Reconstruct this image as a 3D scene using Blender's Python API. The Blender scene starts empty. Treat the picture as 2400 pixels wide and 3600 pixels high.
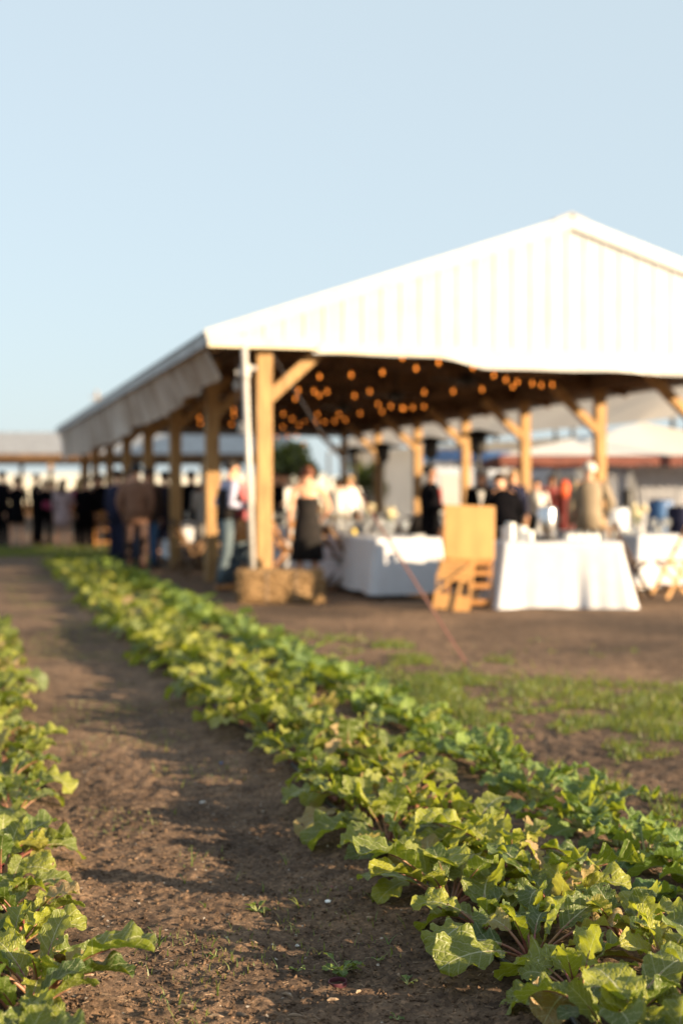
import bpy, bmesh, math, random
import numpy as np
from mathutils import Vector, Matrix
random.seed(7); rng = np.random.default_rng(11)
R = math.radians
scene = bpy.context.scene
COL = scene.collection

# ------------------------------------------------------------------ camera, sky, sun, exposure
CAM_H = 1.28
HORIZON = 1735.0                                  # picture row of the horizon, 3600 px high
cam = bpy.data.cameras.new('camera'); camo = bpy.data.objects.new('camera', cam); COL.objects.link(camo)
camo.location = (0, 0, CAM_H); camo.rotation_euler = (R(90), 0, 0)
cam.sensor_fit = 'HORIZONTAL'; cam.sensor_width = 24.0; cam.lens = 50.0
cam.shift_y = -(1800 - HORIZON) / 2400.0
cam.clip_start = 0.05; cam.clip_end = 3000
cam.dof.use_dof = True; cam.dof.focus_distance = 3.85; cam.dof.aperture_fstop = 1.8
scene.camera = camo
SUN_EL, SUN_ROT = 12.4, 117.0                      # rotation clockwise from +Y seen from above
world = bpy.data.worlds.new('World'); scene.world = world; world.use_nodes = True
wn = world.node_tree.nodes; wl = world.node_tree.links
sky = wn.new('ShaderNodeTexSky'); sky.sky_type = 'NISHITA'; sky.sun_disc = False
sky.sun_elevation = R(SUN_EL); sky.sun_rotation = R(SUN_ROT)
sky.air_density = 1.0; sky.dust_density = 1.1; sky.ozone_density = 2.7
bg = wn['Background']; bg.inputs['Strength'].default_value = 0.072
hsv = wn.new('ShaderNodeHueSaturation'); hsv.inputs['Saturation'].default_value = 0.8
wl.new(sky.outputs[0], hsv.inputs['Color']); pale = wn.new('ShaderNodeMix'); pale.data_type = 'RGBA'; pale.inputs['Factor'].default_value = 0.76      # flat pale blue mixed evenly into the sky colour
pale.inputs['B'].default_value = (2.97, 3.48, 3.72, 1); wl.new(hsv.outputs[0], pale.inputs['A']); wl.new(pale.outputs['Result'], bg.inputs['Color'])
sl = bpy.data.lights.new('sun', 'SUN'); sl.energy = 5.0; sl.angle = R(0.6); sl.color = (1.0, 0.77, 0.49)
so = bpy.data.objects.new('sun', sl); COL.objects.link(so)
sd = Vector((math.sin(R(SUN_ROT)) * math.cos(R(SUN_EL)), math.cos(R(SUN_ROT)) * math.cos(R(SUN_EL)), math.sin(R(SUN_EL))))
so.rotation_euler = sd.to_track_quat('Z', 'Y').to_euler()
scene.view_settings.view_transform = 'Standard'; scene.view_settings.look = 'None'
scene.view_settings.exposure = 1.75; scene.view_settings.gamma = 1.0
scene.cycles.use_denoising = True
scene.cycles.max_bounces = 8; scene.cycles.transparent_max_bounces = 8
scene.cycles.sample_clamp_indirect = 6.0

# ------------------------------------------------------------------ picture <-> world helpers
FPX = 5000.0
def gp(px, py, z=0.0):                             # ground point seen at a pixel
    d = (CAM_H - z) * FPX / (py - HORIZON)
    return Vector(((px - 1200) / FPX * d, d, z))
def at(px, py, d):                                 # point at depth d seen at a pixel
    return Vector(((px - 1200) / FPX * d, d, CAM_H + (HORIZON - py) / FPX * d))
def atx(px, d, z=0.0):
    return Vector(((px - 1200) / FPX * d, d, z))

# ------------------------------------------------------------------ noise
def _hash(ix, iy, seed):
    n = (ix.astype(np.int64) * 374761393 + iy.astype(np.int64) * 668265263 + seed * 1442695041) & 0x7fffffff
    n = ((n ^ (n >> 13)) * 1274126177) & 0x7fffffff
    return ((n ^ (n >> 16)) & 0xffff) / 65535.0
def vnoise(x, y, seed=0):
    x = np.asarray(x, float); y = np.asarray(y, float)
    ix = np.floor(x); iy = np.floor(y); fx = x - ix; fy = y - iy
    fx = fx * fx * (3 - 2 * fx); fy = fy * fy * (3 - 2 * fy)
    a = _hash(ix, iy, seed); b = _hash(ix + 1, iy, seed); c = _hash(ix, iy + 1, seed); d = _hash(ix + 1, iy + 1, seed)
    return (a * (1 - fx) + b * fx) * (1 - fy) + (c * (1 - fx) + d * fx) * fy - 0.5
ROW_A = 0.26                                       # crop rows run along x = C - ROW_A * y
def ground_h(x, y):
    x = np.asarray(x, float); y = np.asarray(y, float)
    h = 0.03 * vnoise(x * 0.9, y * 0.9, 1) + 0.013 * vnoise(x * 2.6, y * 2.6, 2) + 0.006 * vnoise(x * 7, y * 7, 3)
    h = h + 0.008 * vnoise(x * 18, y * 18, 4) + 0.017 * vnoise(x * 42, y * 42, 5) * np.clip(2 - y / 6, 0, 1)
    c = x + ROW_A * y
    h = h + 0.045 * np.exp(-((c - 1.85) / 0.5) ** 4) + 0.04 * np.exp(-((c - 0.0) / 0.36) ** 4)
    h = h + 0.006 * np.exp(-((c - 0.62) / 0.15) ** 2) - 0.010 * np.exp(-((c - 0.98) / 0.17) ** 2)
    fade = np.clip((16.5 - y) / 4, 0.12, 1)
    return h * fade
def gh(x, y): return float(ground_h(x, y))

# ------------------------------------------------------------------ objects
def tag(o, label=None, cat=None, group=None, kind=None):
    if label: o['label'] = label
    if cat: o['category'] = cat
    if group: o['group'] = group
    if kind: o['kind'] = kind
    return o
def empty(name, loc, rz=0.0, label=None, cat=None, group=None):
    o = bpy.data.objects.new(name, None); COL.objects.link(o)
    o.location = loc; o.rotation_euler = (0, 0, rz); o.empty_display_size = 0.1
    return tag(o, label, cat, group)
def link(name, me, parent=None):
    o = bpy.data.objects.new(name, me); COL.objects.link(o)
    if parent is not None: o.parent = parent
    return o
def children(o): return [c for c in COL.objects if c.parent == o]
def copy_tree(o, kids, parent=None):
    c = o.copy(); COL.objects.link(c); c.parent = parent
    for k in kids.get(o, []): copy_tree(k, kids, c)
    return c
def kid_map():
    m = {}
    for o in COL.objects:
        if o.parent is not None: m.setdefault(o.parent, []).append(o)
    return m

class MB:
    def __init__(s): s.v = []; s.f = []; s.uv = None
    def add(s, vs, fs):
        b = len(s.v); s.v.extend([tuple(v) for v in vs]); s.f.extend([tuple(i + b for i in f) for f in fs]); return s
    def box(s, c, d, M=None):
        x, y, z = d[0] / 2, d[1] / 2, d[2] / 2; c = Vector(c)
        vs = [Vector(p) for p in ((-x,-y,-z),(x,-y,-z),(x,y,-z),(-x,y,-z),(-x,-y,z),(x,-y,z),(x,y,z),(-x,y,z))]
        if M is not None: vs = [M @ v for v in vs]
        return s.add([v + c for v in vs], [(0,3,2,1),(4,5,6,7),(0,1,5,4),(1,2,6,5),(2,3,7,6),(3,0,4,7)])
    def beam(s, p, q, w, h, up=(0, 0, 1)):          # rectangular bar from p to q
        p = Vector(p); q = Vector(q); t = (q - p).normalized(); up = Vector(up)
        sx = t.cross(up)
        if sx.length < 1e-3: sx = t.cross(Vector((0, 1, 0)))
        sx.normalize(); u = sx.cross(t).normalized()
        vs = []
        for o in (p, q):
            for a, b in ((-1,-1),(1,-1),(1,1),(-1,1)): vs.append(o + sx * (a * w / 2) + u * (b * h / 2))
        return s.add(vs, [(0,1,2,3),(7,6,5,4),(0,4,5,1),(1,5,6,2),(2,6,7,3),(3,7,4,0)])
    def loft(s, pts, rad, n=12, cap=True, xref=(1, 0, 0)):   # rad: list of (rx, ry) or r
        pts = [Vector(p) for p in pts]; xref = Vector(xref); b = []; m = len(pts)
        vs = []
        for i, p in enumerate(pts):
            t = (pts[min(i + 1, m - 1)] - pts[max(i - 1, 0)])
            t = t.normalized() if t.length > 1e-9 else Vector((0, 0, 1))
            x = xref - t * xref.dot(t)
            if x.length < 1e-3: x = Vector((0, 1, 0)) - t * t.y
            x.normalize(); y = t.cross(x)
            r = rad[i]; rx, ry = (r if isinstance(r, (tuple, list)) else (r, r))
            for k in range(n):
                a = 2 * math.pi * k / n
                vs.append(p + x * (math.cos(a) * rx) + y * (math.sin(a) * ry))
        fs = []
        for i in range(m - 1):
            for k in range(n):
                k2 = (k + 1) % n
                fs.append((i*n + k, i*n + k2, (i+1)*n + k2, (i+1)*n + k))
        if cap: fs.append(tuple(range(n - 1, -1, -1))); fs.append(tuple((m-1)*n + k for k in range(n)))
        return s.add(vs, fs)
    def tube(s, p, q, r, r2=None, n=10): return s.loft([p, q], [r, r if r2 is None else r2], n)
    def lathe(s, prof, c=(0, 0, 0), n=16):           # prof: (r, z)
        c = Vector(c); vs = []; m = len(prof)
        for r, z in prof:
            for k in range(n):
                a = 2 * math.pi * k / n; vs.append(c + Vector((r * math.cos(a), r * math.sin(a), z)))
        fs = [(i*n + k, i*n + (k+1) % n, (i+1)*n + (k+1) % n, (i+1)*n + k) for i in range(m-1) for k in range(n)]
        if prof[0][0] > 1e-4: fs.append(tuple(range(n - 1, -1, -1)))
        if prof[-1][0] > 1e-4: fs.append(tuple((m-1)*n + k for k in range(n)))
        return s.add(vs, fs)
    def ell(s, c, r, n=12, m=8):
        c = Vector(c); prof = []
        vs = []; fs = []
        for i in range(m + 1):
            ph = math.pi * i / m
            for k in range(n):
                a = 2 * math.pi * k / n
                vs.append(c + Vector((r[0]*math.sin(ph)*math.cos(a), r[1]*math.sin(ph)*math.sin(a), -r[2]*math.cos(ph))))
        for i in range(m):
            for k in range(n): fs.append((i*n + k, i*n + (k+1) % n, (i+1)*n + (k+1) % n, (i+1)*n + k))
        return s.add(vs, fs)
    def mesh(s, name, mat, smooth=False):
        me = bpy.data.meshes.new(name); me.from_pydata(s.v, [], s.f); me.update()
        if mat is not None: me.materials.append(mat)
        if smooth: me.polygons.foreach_set('use_smooth', [True] * len(me.polygons))
        return me
    def build(s, name, mat, parent=None, smooth=False, bevel=0.0):
        o = link(name, s.mesh(name, mat, smooth), parent)
        if bevel:
            b = o.modifiers.new('bevel', 'BEVEL'); b.width = bevel; b.segments = 2; b.limit_method = 'ANGLE'
        return o

# ------------------------------------------------------------------ materials
def nmat(name):
    m = bpy.data.materials.new(name); m.use_nodes = True
    nt = m.node_tree; return m, nt, nt.nodes, nt.links, nt.nodes['Principled BSDF']
def mix_noise(nt, c1, c2, scale=5.0, detail=4.0, lo=0.35, hi=0.65, vec='Object', stretch=None):
    n, l = nt.nodes, nt.links
    tc = n.new('ShaderNodeTexCoord'); src = tc.outputs[vec]
    if stretch:
        mp = n.new('ShaderNodeMapping'); mp.inputs['Scale'].default_value = stretch; l.new(src, mp.inputs['Vector']); src = mp.outputs[0]
    no = n.new('ShaderNodeTexNoise'); no.inputs['Scale'].default_value = scale; no.inputs['Detail'].default_value = detail
    l.new(src, no.inputs['Vector'])
    mr = n.new('ShaderNodeMapRange'); mr.inputs['From Min'].default_value = lo; mr.inputs['From Max'].default_value = hi
    l.new(no.outputs['Fac'], mr.inputs['Value'])
    mx = n.new('ShaderNodeMix'); mx.data_type = 'RGBA'
    mx.inputs['A'].default_value = (*c1, 1); mx.inputs['B'].default_value = (*c2, 1)
    l.new(mr.outputs[0], mx.inputs['Factor'])
    return mx.outputs['Result'], no.outputs['Fac'], src
def simple(name, c1, c2=None, rough=0.7, scale=6.0, bump=0.0, stretch=None, metal=0.0, spec=0.4):
    m, nt, n, l, p = nmat(name)
    c2 = c2 or tuple(x * 0.75 for x in c1)
    col, fac, src = mix_noise(nt, c1, c2, scale, stretch=stretch)
    l.new(col, p.inputs['Base Color']); p.inputs['Roughness'].default_value = rough
    p.inputs['Metallic'].default_value = metal; p.inputs['Specular IOR Level'].default_value = spec
    if bump:
        b = n.new('ShaderNodeBump'); b.inputs['Strength'].default_value = bump; b.inputs['Distance'].default_value = 0.01
        l.new(fac, b.inputs['Height']); l.new(b.outputs[0], p.inputs['Normal'])
    return m
M = {}
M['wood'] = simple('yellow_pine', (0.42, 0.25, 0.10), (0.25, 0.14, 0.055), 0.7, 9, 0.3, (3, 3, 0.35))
M['wood_dark'] = simple('dark_timber', (0.17, 0.095, 0.045), (0.09, 0.05, 0.026), 0.8, 7, 0.3, (1, 1, 0.4))
M['chair_wood'] = simple('varnished_beech', (0.40, 0.19, 0.06), (0.30, 0.135, 0.042), 0.42, 10, 0.1, (2, 2, 0.4))
M['board_wood'] = simple('honey_plywood', (0.50, 0.27, 0.095), (0.40, 0.205, 0.07), 0.5, 7, 0.1, (1, 1, 0.25))
M['metal_white'] = simple('white_sheet_metal', (0.385, 0.40, 0.43), (0.35, 0.36, 0.38), 0.45, 3, 0.05)
M['trim_white'] = simple('white_trim_metal', (0.46, 0.46, 0.455), (0.41, 0.41, 0.40), 0.4, 4)
M['trim_cream'] = simple('cream_trim_board', (0.68, 0.60, 0.44), (0.60, 0.52, 0.38), 0.6, 4)
M['roof_grey'] = simple('galvanised_roof', (0.34, 0.34, 0.35), (0.22, 0.21, 0.21), 0.5, 4, 0.1)
M['tarp'] = simple('cloudy_plastic', (0.88, 0.86, 0.83), (0.50, 0.43, 0.37), 0.45, 2.2, 0.3, (0.6, 0.6, 0.35))
def add_translucency(m, f, tint=None):
    nt = m.node_tree; n, l = nt.nodes, nt.links; p = n['Principled BSDF']; tr = n.new('ShaderNodeBsdfTranslucent'); ms = n.new('ShaderNodeMixShader'); ms.inputs[0].default_value = f
    src = p.inputs['Base Color'].links[0].from_socket; l.new(src, tr.inputs[0]); l.new(p.outputs[0], ms.inputs[1]); l.new(tr.outputs[0], ms.inputs[2]); l.new(ms.outputs[0], n['Material Output'].inputs[0])
add_translucency(M['tarp'], 0.5)
M['cloth_white'] = simple('white_linen', (0.50, 0.51, 0.55), (0.47, 0.47, 0.50), 0.85, 8, 0.05)
M['pvc'] = simple('white_plastic_pipe', (0.48, 0.45, 0.43), (0.42, 0.40, 0.38), 0.35, 5)
M['black_metal'] = simple('black_painted_metal', (0.018, 0.017, 0.017), (0.03, 0.027, 0.025), 0.5, 8)
M['black'] = simple('black_wool', (0.003, 0.003, 0.004), (0.006, 0.0055, 0.007), 1.0, 8, spec=0.03)
M['black2'] = simple('charcoal_cloth', (0.022, 0.018, 0.017), (0.013, 0.012, 0.012), 0.9, 8, spec=0.15)
M['navy'] = simple('navy_cloth', (0.012, 0.014, 0.035), (0.02, 0.022, 0.05), 0.9, 8, spec=0.15)
M['denim'] = simple('blue_denim', (0.035, 0.09, 0.20), (0.05, 0.12, 0.25), 0.85, 14)
M['denim_grey'] = simple('faded_denim', (0.06, 0.085, 0.105), (0.09, 0.12, 0.14), 0.85, 14)
M['brown_jacket'] = simple('brown_suede', (0.22, 0.115, 0.075), (0.17, 0.085, 0.055), 0.85, 6)
M['brown_trouser'] = simple('dark_brown_cloth', (0.045, 0.022, 0.018), (0.03, 0.018, 0.015), 0.9, 6)
M['tan_suit'] = simple('tan_linen', (0.27, 0.21, 0.145), (0.23, 0.18, 0.12), 0.85, 6)
M['shirt_white'] = simple('white_cotton', (0.72, 0.70, 0.68), (0.62, 0.61, 0.60), 0.8, 6)
M['shirt_lav'] = simple('lavender_cotton', (0.38, 0.38, 0.52), (0.34, 0.34, 0.47), 0.8, 6)
M['shirt_pink'] = simple('pink_cotton', (0.62, 0.17, 0.18), (0.52, 0.13, 0.15), 0.8, 6)
M['shirt_red'] = simple('red_cotton', (0.45, 0.03, 0.03), (0.36, 0.02, 0.02), 0.8, 6)
M['maroon'] = simple('maroon_cloth', (0.16, 0.02, 0.02), (0.1, 0.015, 0.015), 0.8, 6)
M['magenta'] = simple('magenta_cloth', (0.30, 0.03, 0.09), (0.2, 0.02, 0.06), 0.8, 6)
M['mauve'] = simple('mauve_satin', (0.32, 0.23, 0.24), (0.27, 0.19, 0.20), 0.55, 4)
M['grey_knit'] = simple('pale_grey_knit', (0.42, 0.39, 0.36), (0.32, 0.29, 0.27), 0.9, 10)
M['skin'] = simple('light_skin', (0.62, 0.34, 0.22), (0.56, 0.29, 0.18), 0.5, 6)
M['skin_dark'] = simple('brown_skin', (0.26, 0.12, 0.07), (0.22, 0.10, 0.055), 0.5, 6)
M['hair_black'] = simple('black_hair', (0.012, 0.009, 0.008), (0.02, 0.015, 0.012), 0.6, 30)
M['hair_brown'] = simple('brown_hair', (0.06, 0.03, 0.016), (0.04, 0.02, 0.01), 0.6, 30)
M['hair_auburn'] = simple('auburn_hair', (0.13, 0.04, 0.018), (0.09, 0.025, 0.01), 0.6, 30)
M['hair_blond'] = simple('blond_hair', (0.42, 0.27, 0.11), (0.32, 0.20, 0.08), 0.6, 30)
M['hair_white'] = simple('white_hair', (0.62, 0.60, 0.56), (0.5, 0.48, 0.45), 0.6, 30)
M['hair_red'] = simple('bright_red_hair', (0.75, 0.13, 0.04), (0.6, 0.09, 0.03), 0.6, 30)
M['eye'] = simple('dark_eye', (0.02, 0.015, 0.012), None, 0.2, 5)
M['leather'] = simple('dark_leather', (0.02, 0.014, 0.012), (0.035, 0.02, 0.014), 0.5, 10)
M['leather_tan'] = simple('tan_leather', (0.42, 0.19, 0.06), (0.34, 0.14, 0.045), 0.5, 10)
M['steel'] = simple('polished_steel', (0.62, 0.62, 0.64), (0.56, 0.56, 0.58), 0.22, 5, metal=1.0)
M['ceramic'] = simple('white_china', (0.82, 0.82, 0.80), (0.78, 0.78, 0.76), 0.15, 5)
M['straw'] = simple('baled_straw', (0.34, 0.215, 0.10), (0.17, 0.10, 0.045), 0.9, 30, 0.8, (1, 1, 4))
M['strap'] = simple('red_webbing', (0.16, 0.07, 0.05), (0.13, 0.055, 0.04), 0.7, 20)
M['cord'] = simple('pale_cord', (0.3, 0.25, 0.22), None, 0.7, 20)
M['canopy'] = simple('white_canvas', (0.74, 0.73, 0.72), (0.70, 0.69, 0.68), 0.8, 2); add_translucency(M['canopy'], 0.35)
M['tent'] = simple('cream_canvas', (0.62, 0.56, 0.49), (0.56, 0.50, 0.44), 0.85, 0.5); add_translucency(M['tent'], 0.5)
M['valance'] = simple('brick_red_canvas', (0.20, 0.07, 0.05), (0.14, 0.05, 0.04), 0.85, 3)
M['blue_tarp'] = simple('blue_plastic', (0.05, 0.13, 0.30), (0.04, 0.10, 0.24), 0.5, 3)
M['shade_drum_blue'] = simple('panel_shade_drum_blue', (0.50, 0.54, 0.62), (0.45, 0.49, 0.57), 0.5, 1)  # trailer's white body takes its bluish shade from this colour; the drum is blue-grey
M['greenhouse'] = simple('greenhouse_film', (0.74, 0.68, 0.55), (0.66, 0.60, 0.48), 0.5, 0.6)
M['rubber'] = simple('black_poly_pipe', (0.012, 0.012, 0.013), (0.03, 0.028, 0.027), 0.4, 20)
M['ring'] = simple('faded_maroon_plastic', (0.09, 0.025, 0.035), (0.07, 0.02, 0.028), 0.45, 20)
M['pebble'] = simple('pale_stone', (0.50, 0.48, 0.46), (0.36, 0.34, 0.32), 0.6, 60)
M['chip'] = simple('bleached_wood_chip', (0.30, 0.22, 0.15), (0.20, 0.13, 0.085), 0.8, 60)
M['bark'] = simple('grey_bark', (0.12, 0.085, 0.06), (0.07, 0.05, 0.035), 0.9, 5, 0.5)
M['yellow'] = simple('yellow_wax', (0.75, 0.55, 0.08), None, 0.5, 5)
def glass_mat():
    m, nt, n, l, p = nmat('clear_glass')
    p.inputs['Base Color'].default_value = (0.95, 0.97, 0.97, 1); p.inputs['Roughness'].default_value = 0.08
    p.inputs['Transmission Weight'].default_value = 0.9; p.inputs['IOR'].default_value = 1.3
    return m
M['glass'] = glass_mat()
def bulb_mat():
    m, nt, n, l, p = nmat('amber_bulb')
    p.inputs['Base Color'].default_value = (0.8, 0.4, 0.1, 1)
    p.inputs['Emission Color'].default_value = (1.0, 0.27, 0.035, 1); p.inputs['Emission Strength'].default_value = 1.2
    return m
M['bulb'] = bulb_mat()

def soil_mat():
    m, nt, n, l, p = nmat('sandy_soil')
    tc = n.new('ShaderNodeTexCoord'); o = tc.outputs['Object']
    def noise(sc, det=5, rough=0.6):
        t = n.new('ShaderNodeTexNoise'); t.inputs['Scale'].default_value = sc; t.inputs['Detail'].default_value = det
        t.inputs['Roughness'].default_value = rough; l.new(o, t.inputs['Vector']); return t.outputs['Fac']
    def ramp(src, stops):
        r = n.new('ShaderNodeValToRGB'); l.new(src, r.inputs[0]); e = r.color_ramp.elements
        while len(e) < len(stops): e.new(0.5)
        for k, (pos, c) in enumerate(stops): e[k].position = pos; e[k].color = (*c, 1)
        return r.outputs[0]
    def mix(f, a, b, mode='MIX'):
        x = n.new('ShaderNodeMix'); x.data_type = 'RGBA'; x.blend_type = mode
        if isinstance(f, float): x.inputs['Factor'].default_value = f
        else: l.new(f, x.inputs['Factor'])
        for key, v in (('A', a), ('B', b)):
            if isinstance(v, tuple): x.inputs[key].default_value = (*v, 1)
            else: l.new(v, x.inputs[key])
        return x.outputs['Result']
    big = ramp(noise(0.55, 4), [(0.36, (0.105, 0.079, 0.061)), (0.64, (0.245, 0.176, 0.126))])
    mid = ramp(noise(9, 6, 0.7), [(0.33, (0.45, 0.42, 0.42)), (0.66, (1.15, 1.08, 1.0))])
    c = mix(1.0, big, mid, 'MULTIPLY')
    vo = n.new('ShaderNodeTexVoronoi'); vo.inputs['Scale'].default_value = 95; l.new(o, vo.inputs['Vector'])
    grain = ramp(vo.outputs['Color'], [(0.1, (0.55, 0.5, 0.48)), (0.62, (1.0, 0.96, 0.92)), (0.97, (1.8, 1.6, 1.4))])
    c = mix(0.8, c, grain, 'MULTIPLY')
    vs = n.new('ShaderNodeTexVoronoi'); vs.inputs['Scale'].default_value = 60; l.new(o, vs.inputs['Vector'])
    sep = n.new('ShaderNodeSeparateColor'); l.new(vs.outputs['Color'], sep.inputs[0])
    gt = n.new('ShaderNodeMath'); gt.operation = 'GREATER_THAN'; gt.inputs[1].default_value = 0.972; l.new(sep.outputs[0], gt.inputs[0])
    lt = n.new('ShaderNodeMath'); lt.operation = 'LESS_THAN'; lt.inputs[1].default_value = 0.28; l.new(vs.outputs['Distance'], lt.inputs[0])
    mu = n.new('ShaderNodeMath'); mu.operation = 'MULTIPLY'; l.new(gt.outputs[0], mu.inputs[0]); l.new(lt.outputs[0], mu.inputs[1])
    c = mix(mu.outputs[0], c, (0.42, 0.36, 0.30))
    l.new(c, p.inputs['Base Color']); p.inputs['Roughness'].default_value = 0.95; p.inputs['Specular IOR Level'].default_value = 0.15
    b1 = n.new('ShaderNodeBump'); b1.inputs['Strength'].default_value = 0.9; b1.inputs['Distance'].default_value = 0.012
    l.new(noise(55, 8, 0.75), b1.inputs['Height'])
    b2 = n.new('ShaderNodeBump'); b2.inputs['Strength'].default_value = 0.8; b2.inputs['Distance'].default_value = 0.02
    l.new(noise(14, 6, 0.65), b2.inputs['Height']); l.new(b1.outputs[0], b2.inputs['Normal']); l.new(b2.outputs[0], p.inputs['Normal'])
    return m
M['soil'] = soil_mat()

def leaf_mat(name, dark, light, odd, vein, trans=(0.42, 0.46, 0.02), veins=True):
    m, nt, n, l, p = nmat(name)
    def math_(op, a, b=None):
        x = n.new('ShaderNodeMath'); x.operation = op
        for i, v in enumerate((a, b)):
            if v is None: continue
            if isinstance(v, (int, float)): x.inputs[i].default_value = v
            else: l.new(v, x.inputs[i])
        return x.outputs[0]
    def mix(f, a, b):
        x = n.new('ShaderNodeMix'); x.data_type = 'RGBA'; l.new(f, x.inputs['Factor'])
        for key, v in (('A', a), ('B', b)):
            if isinstance(v, tuple): x.inputs[key].default_value = (*v, 1)
            else: l.new(v, x.inputs[key])
        return x.outputs['Result']
    at_ = n.new('ShaderNodeAttribute'); at_.attribute_name = 'tint'
    oi = n.new('ShaderNodeObjectInfo')
    tt = math_('FRACT', math_('ADD', at_.outputs['Fac'], math_('MULTIPLY', oi.outputs['Random'], 3.7)))
    r = n.new('ShaderNodeValToRGB'); l.new(tt, r.inputs[0]); e = r.color_ramp.elements
    while len(e) < 4: e.new(0.5)
    for k, (pos, c) in enumerate([(0.0, dark), (0.55, tuple((a + b) / 2 for a, b in zip(dark, light))), (0.90, light), (0.97, odd)]):
        e[k].position = pos; e[k].color = (*c, 1)
    col = r.outputs[0]
    if veins:
        uv = n.new('ShaderNodeUVMap'); s = n.new('ShaderNodeSeparateXYZ'); l.new(uv.outputs[0], s.inputs[0])
        ax = math_('ABSOLUTE', math_('SUBTRACT', s.outputs[0], 0.5)); t = s.outputs[1]
        mid = math_('LESS_THAN', ax, math_('SUBTRACT', 0.030, math_('MULTIPLY', t, 0.026)))
        fr = math_('FRACT', math_('MULTIPLY', math_('SUBTRACT', t, math_('MULTIPLY', ax, 0.75)), 6.5))
        side = math_('LESS_THAN', math_('ABSOLUTE', math_('SUBTRACT', fr, 0.5)), 0.040)
        vo = n.new('ShaderNodeTexVoronoi'); vo.feature = 'DISTANCE_TO_EDGE'; vo.inputs['Scale'].default_value = 13
        l.new(uv.outputs[0], vo.inputs['Vector'])
        vmask = math_('MAXIMUM', mid, math_('MULTIPLY', side, 0.6))
        tn = math_('MULTIPLY', math_('LESS_THAN', vo.outputs['Distance'], 0.05), 0.16)
        col = mix(math_('MAXIMUM', vmask, tn), col, vein)
        h = math_('SUBTRACT', math_('MINIMUM', math_('MULTIPLY', vo.outputs['Distance'], 2.0), 0.5), math_('MULTIPLY', vmask, 0.8))
        b = n.new('ShaderNodeBump'); b.inputs['Strength'].default_value = 0.55; b.inputs['Distance'].default_value = 0.006
        l.new(h, b.inputs['Height']); l.new(b.outputs[0], p.inputs['Normal'])
    l.new(col, p.inputs['Base Color']); p.inputs['Roughness'].default_value = 0.48; p.inputs['Specular IOR Level'].default_value = 0.55
    tr = n.new('ShaderNodeBsdfTranslucent')
    tm = n.new('ShaderNodeMix'); tm.data_type = 'RGBA'; tm.inputs['Factor'].default_value = 0.72
    l.new(col, tm.inputs['A']); tm.inputs['B'].default_value = (*trans, 1); l.new(tm.outputs['Result'], tr.inputs[0])
    ms = n.new('ShaderNodeMixShader'); ms.inputs[0].default_value = 0.40
    l.new(p.outputs[0], ms.inputs[1]); l.new(tr.outputs[0], ms.inputs[2])
    l.new(ms.outputs[0], n['Material Output'].inputs[0])
    return m
M['leaf_a'] = leaf_mat('mustard_leaf', (0.035, 0.075, 0.012), (0.29, 0.30, 0.030), (0.32, 0.21, 0.10), (0.48, 0.48, 0.28))
M['leaf_b'] = leaf_mat('turnip_leaf', (0.035, 0.090, 0.018), (0.19, 0.27, 0.035), (0.25, 0.24, 0.06), (0.36, 0.44, 0.22))
M['stalk_red'] = simple('purple_red_stalk', (0.17, 0.045, 0.045), (0.26, 0.15, 0.07), 0.45, 20)
M['stalk_green'] = simple('pale_green_stalk', (0.28, 0.30, 0.12), (0.20, 0.24, 0.08), 0.45, 20)
M['grass'] = leaf_mat('grass_blade', (0.05, 0.10, 0.025), (0.15, 0.17, 0.05), (0.26, 0.19, 0.10), (0.3, 0.3, 0.1), veins=False)
M['tree_leaf'] = leaf_mat('tree_leaf', (0.055, 0.065, 0.026), (0.11, 0.115, 0.045), (0.12, 0.11, 0.05), (0.3, 0.3, 0.1), veins=False)
# ================================================================== GROUND
def axis(lo, hi, step, grow, lim_lo, lim_hi, cap=60.0):
    c = list(np.arange(lo, hi, step)); s = step; v = c[-1]
    while v < lim_hi: s = min(s * grow, cap); v += s; c.append(v)
    s = step; v = c[0]; left = []
    while v > lim_lo: s = min(s * grow, cap); v -= s; left.append(v)
    return np.array(left[::-1] + c)
def make_ground():
    xs = axis(-1.15, 1.35, 0.0125, 1.06, -900, 900)
    ys = axis(3.05, 5.6, 0.0125, 1.022, -300, 1500)
    X, Y = np.meshgrid(xs, ys); Z = ground_h(X, Y)
    Z[np.abs(X) > 60] = 0; Z[Y > 120] = 0
    nx, ny = len(xs), len(ys)
    v = np.stack([X.ravel(), Y.ravel(), Z.ravel()], 1)
    i = np.arange(ny - 1)[:, None] * nx + np.arange(nx - 1)[None, :]
    f = np.stack([i, i + 1, i + nx + 1, i + nx], -1).reshape(-1, 4)
    me = bpy.data.meshes.new('ground'); me.vertices.add(len(v)); me.vertices.foreach_set('co', v.ravel())
    me.loops.add(f.size); me.loops.foreach_set('vertex_index', f.ravel())
    me.polygons.add(len(f)); me.polygons.foreach_set('loop_start', np.arange(len(f)) * 4); me.polygons.foreach_set('loop_total', np.full(len(f), 4))
    me.polygons.foreach_set('use_smooth', np.ones(len(f), bool)); me.update(); me.validate()
    me.materials.append(M['soil']); o = link('ground', me); o['kind'] = 'structure'; return o
make_ground()

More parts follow.
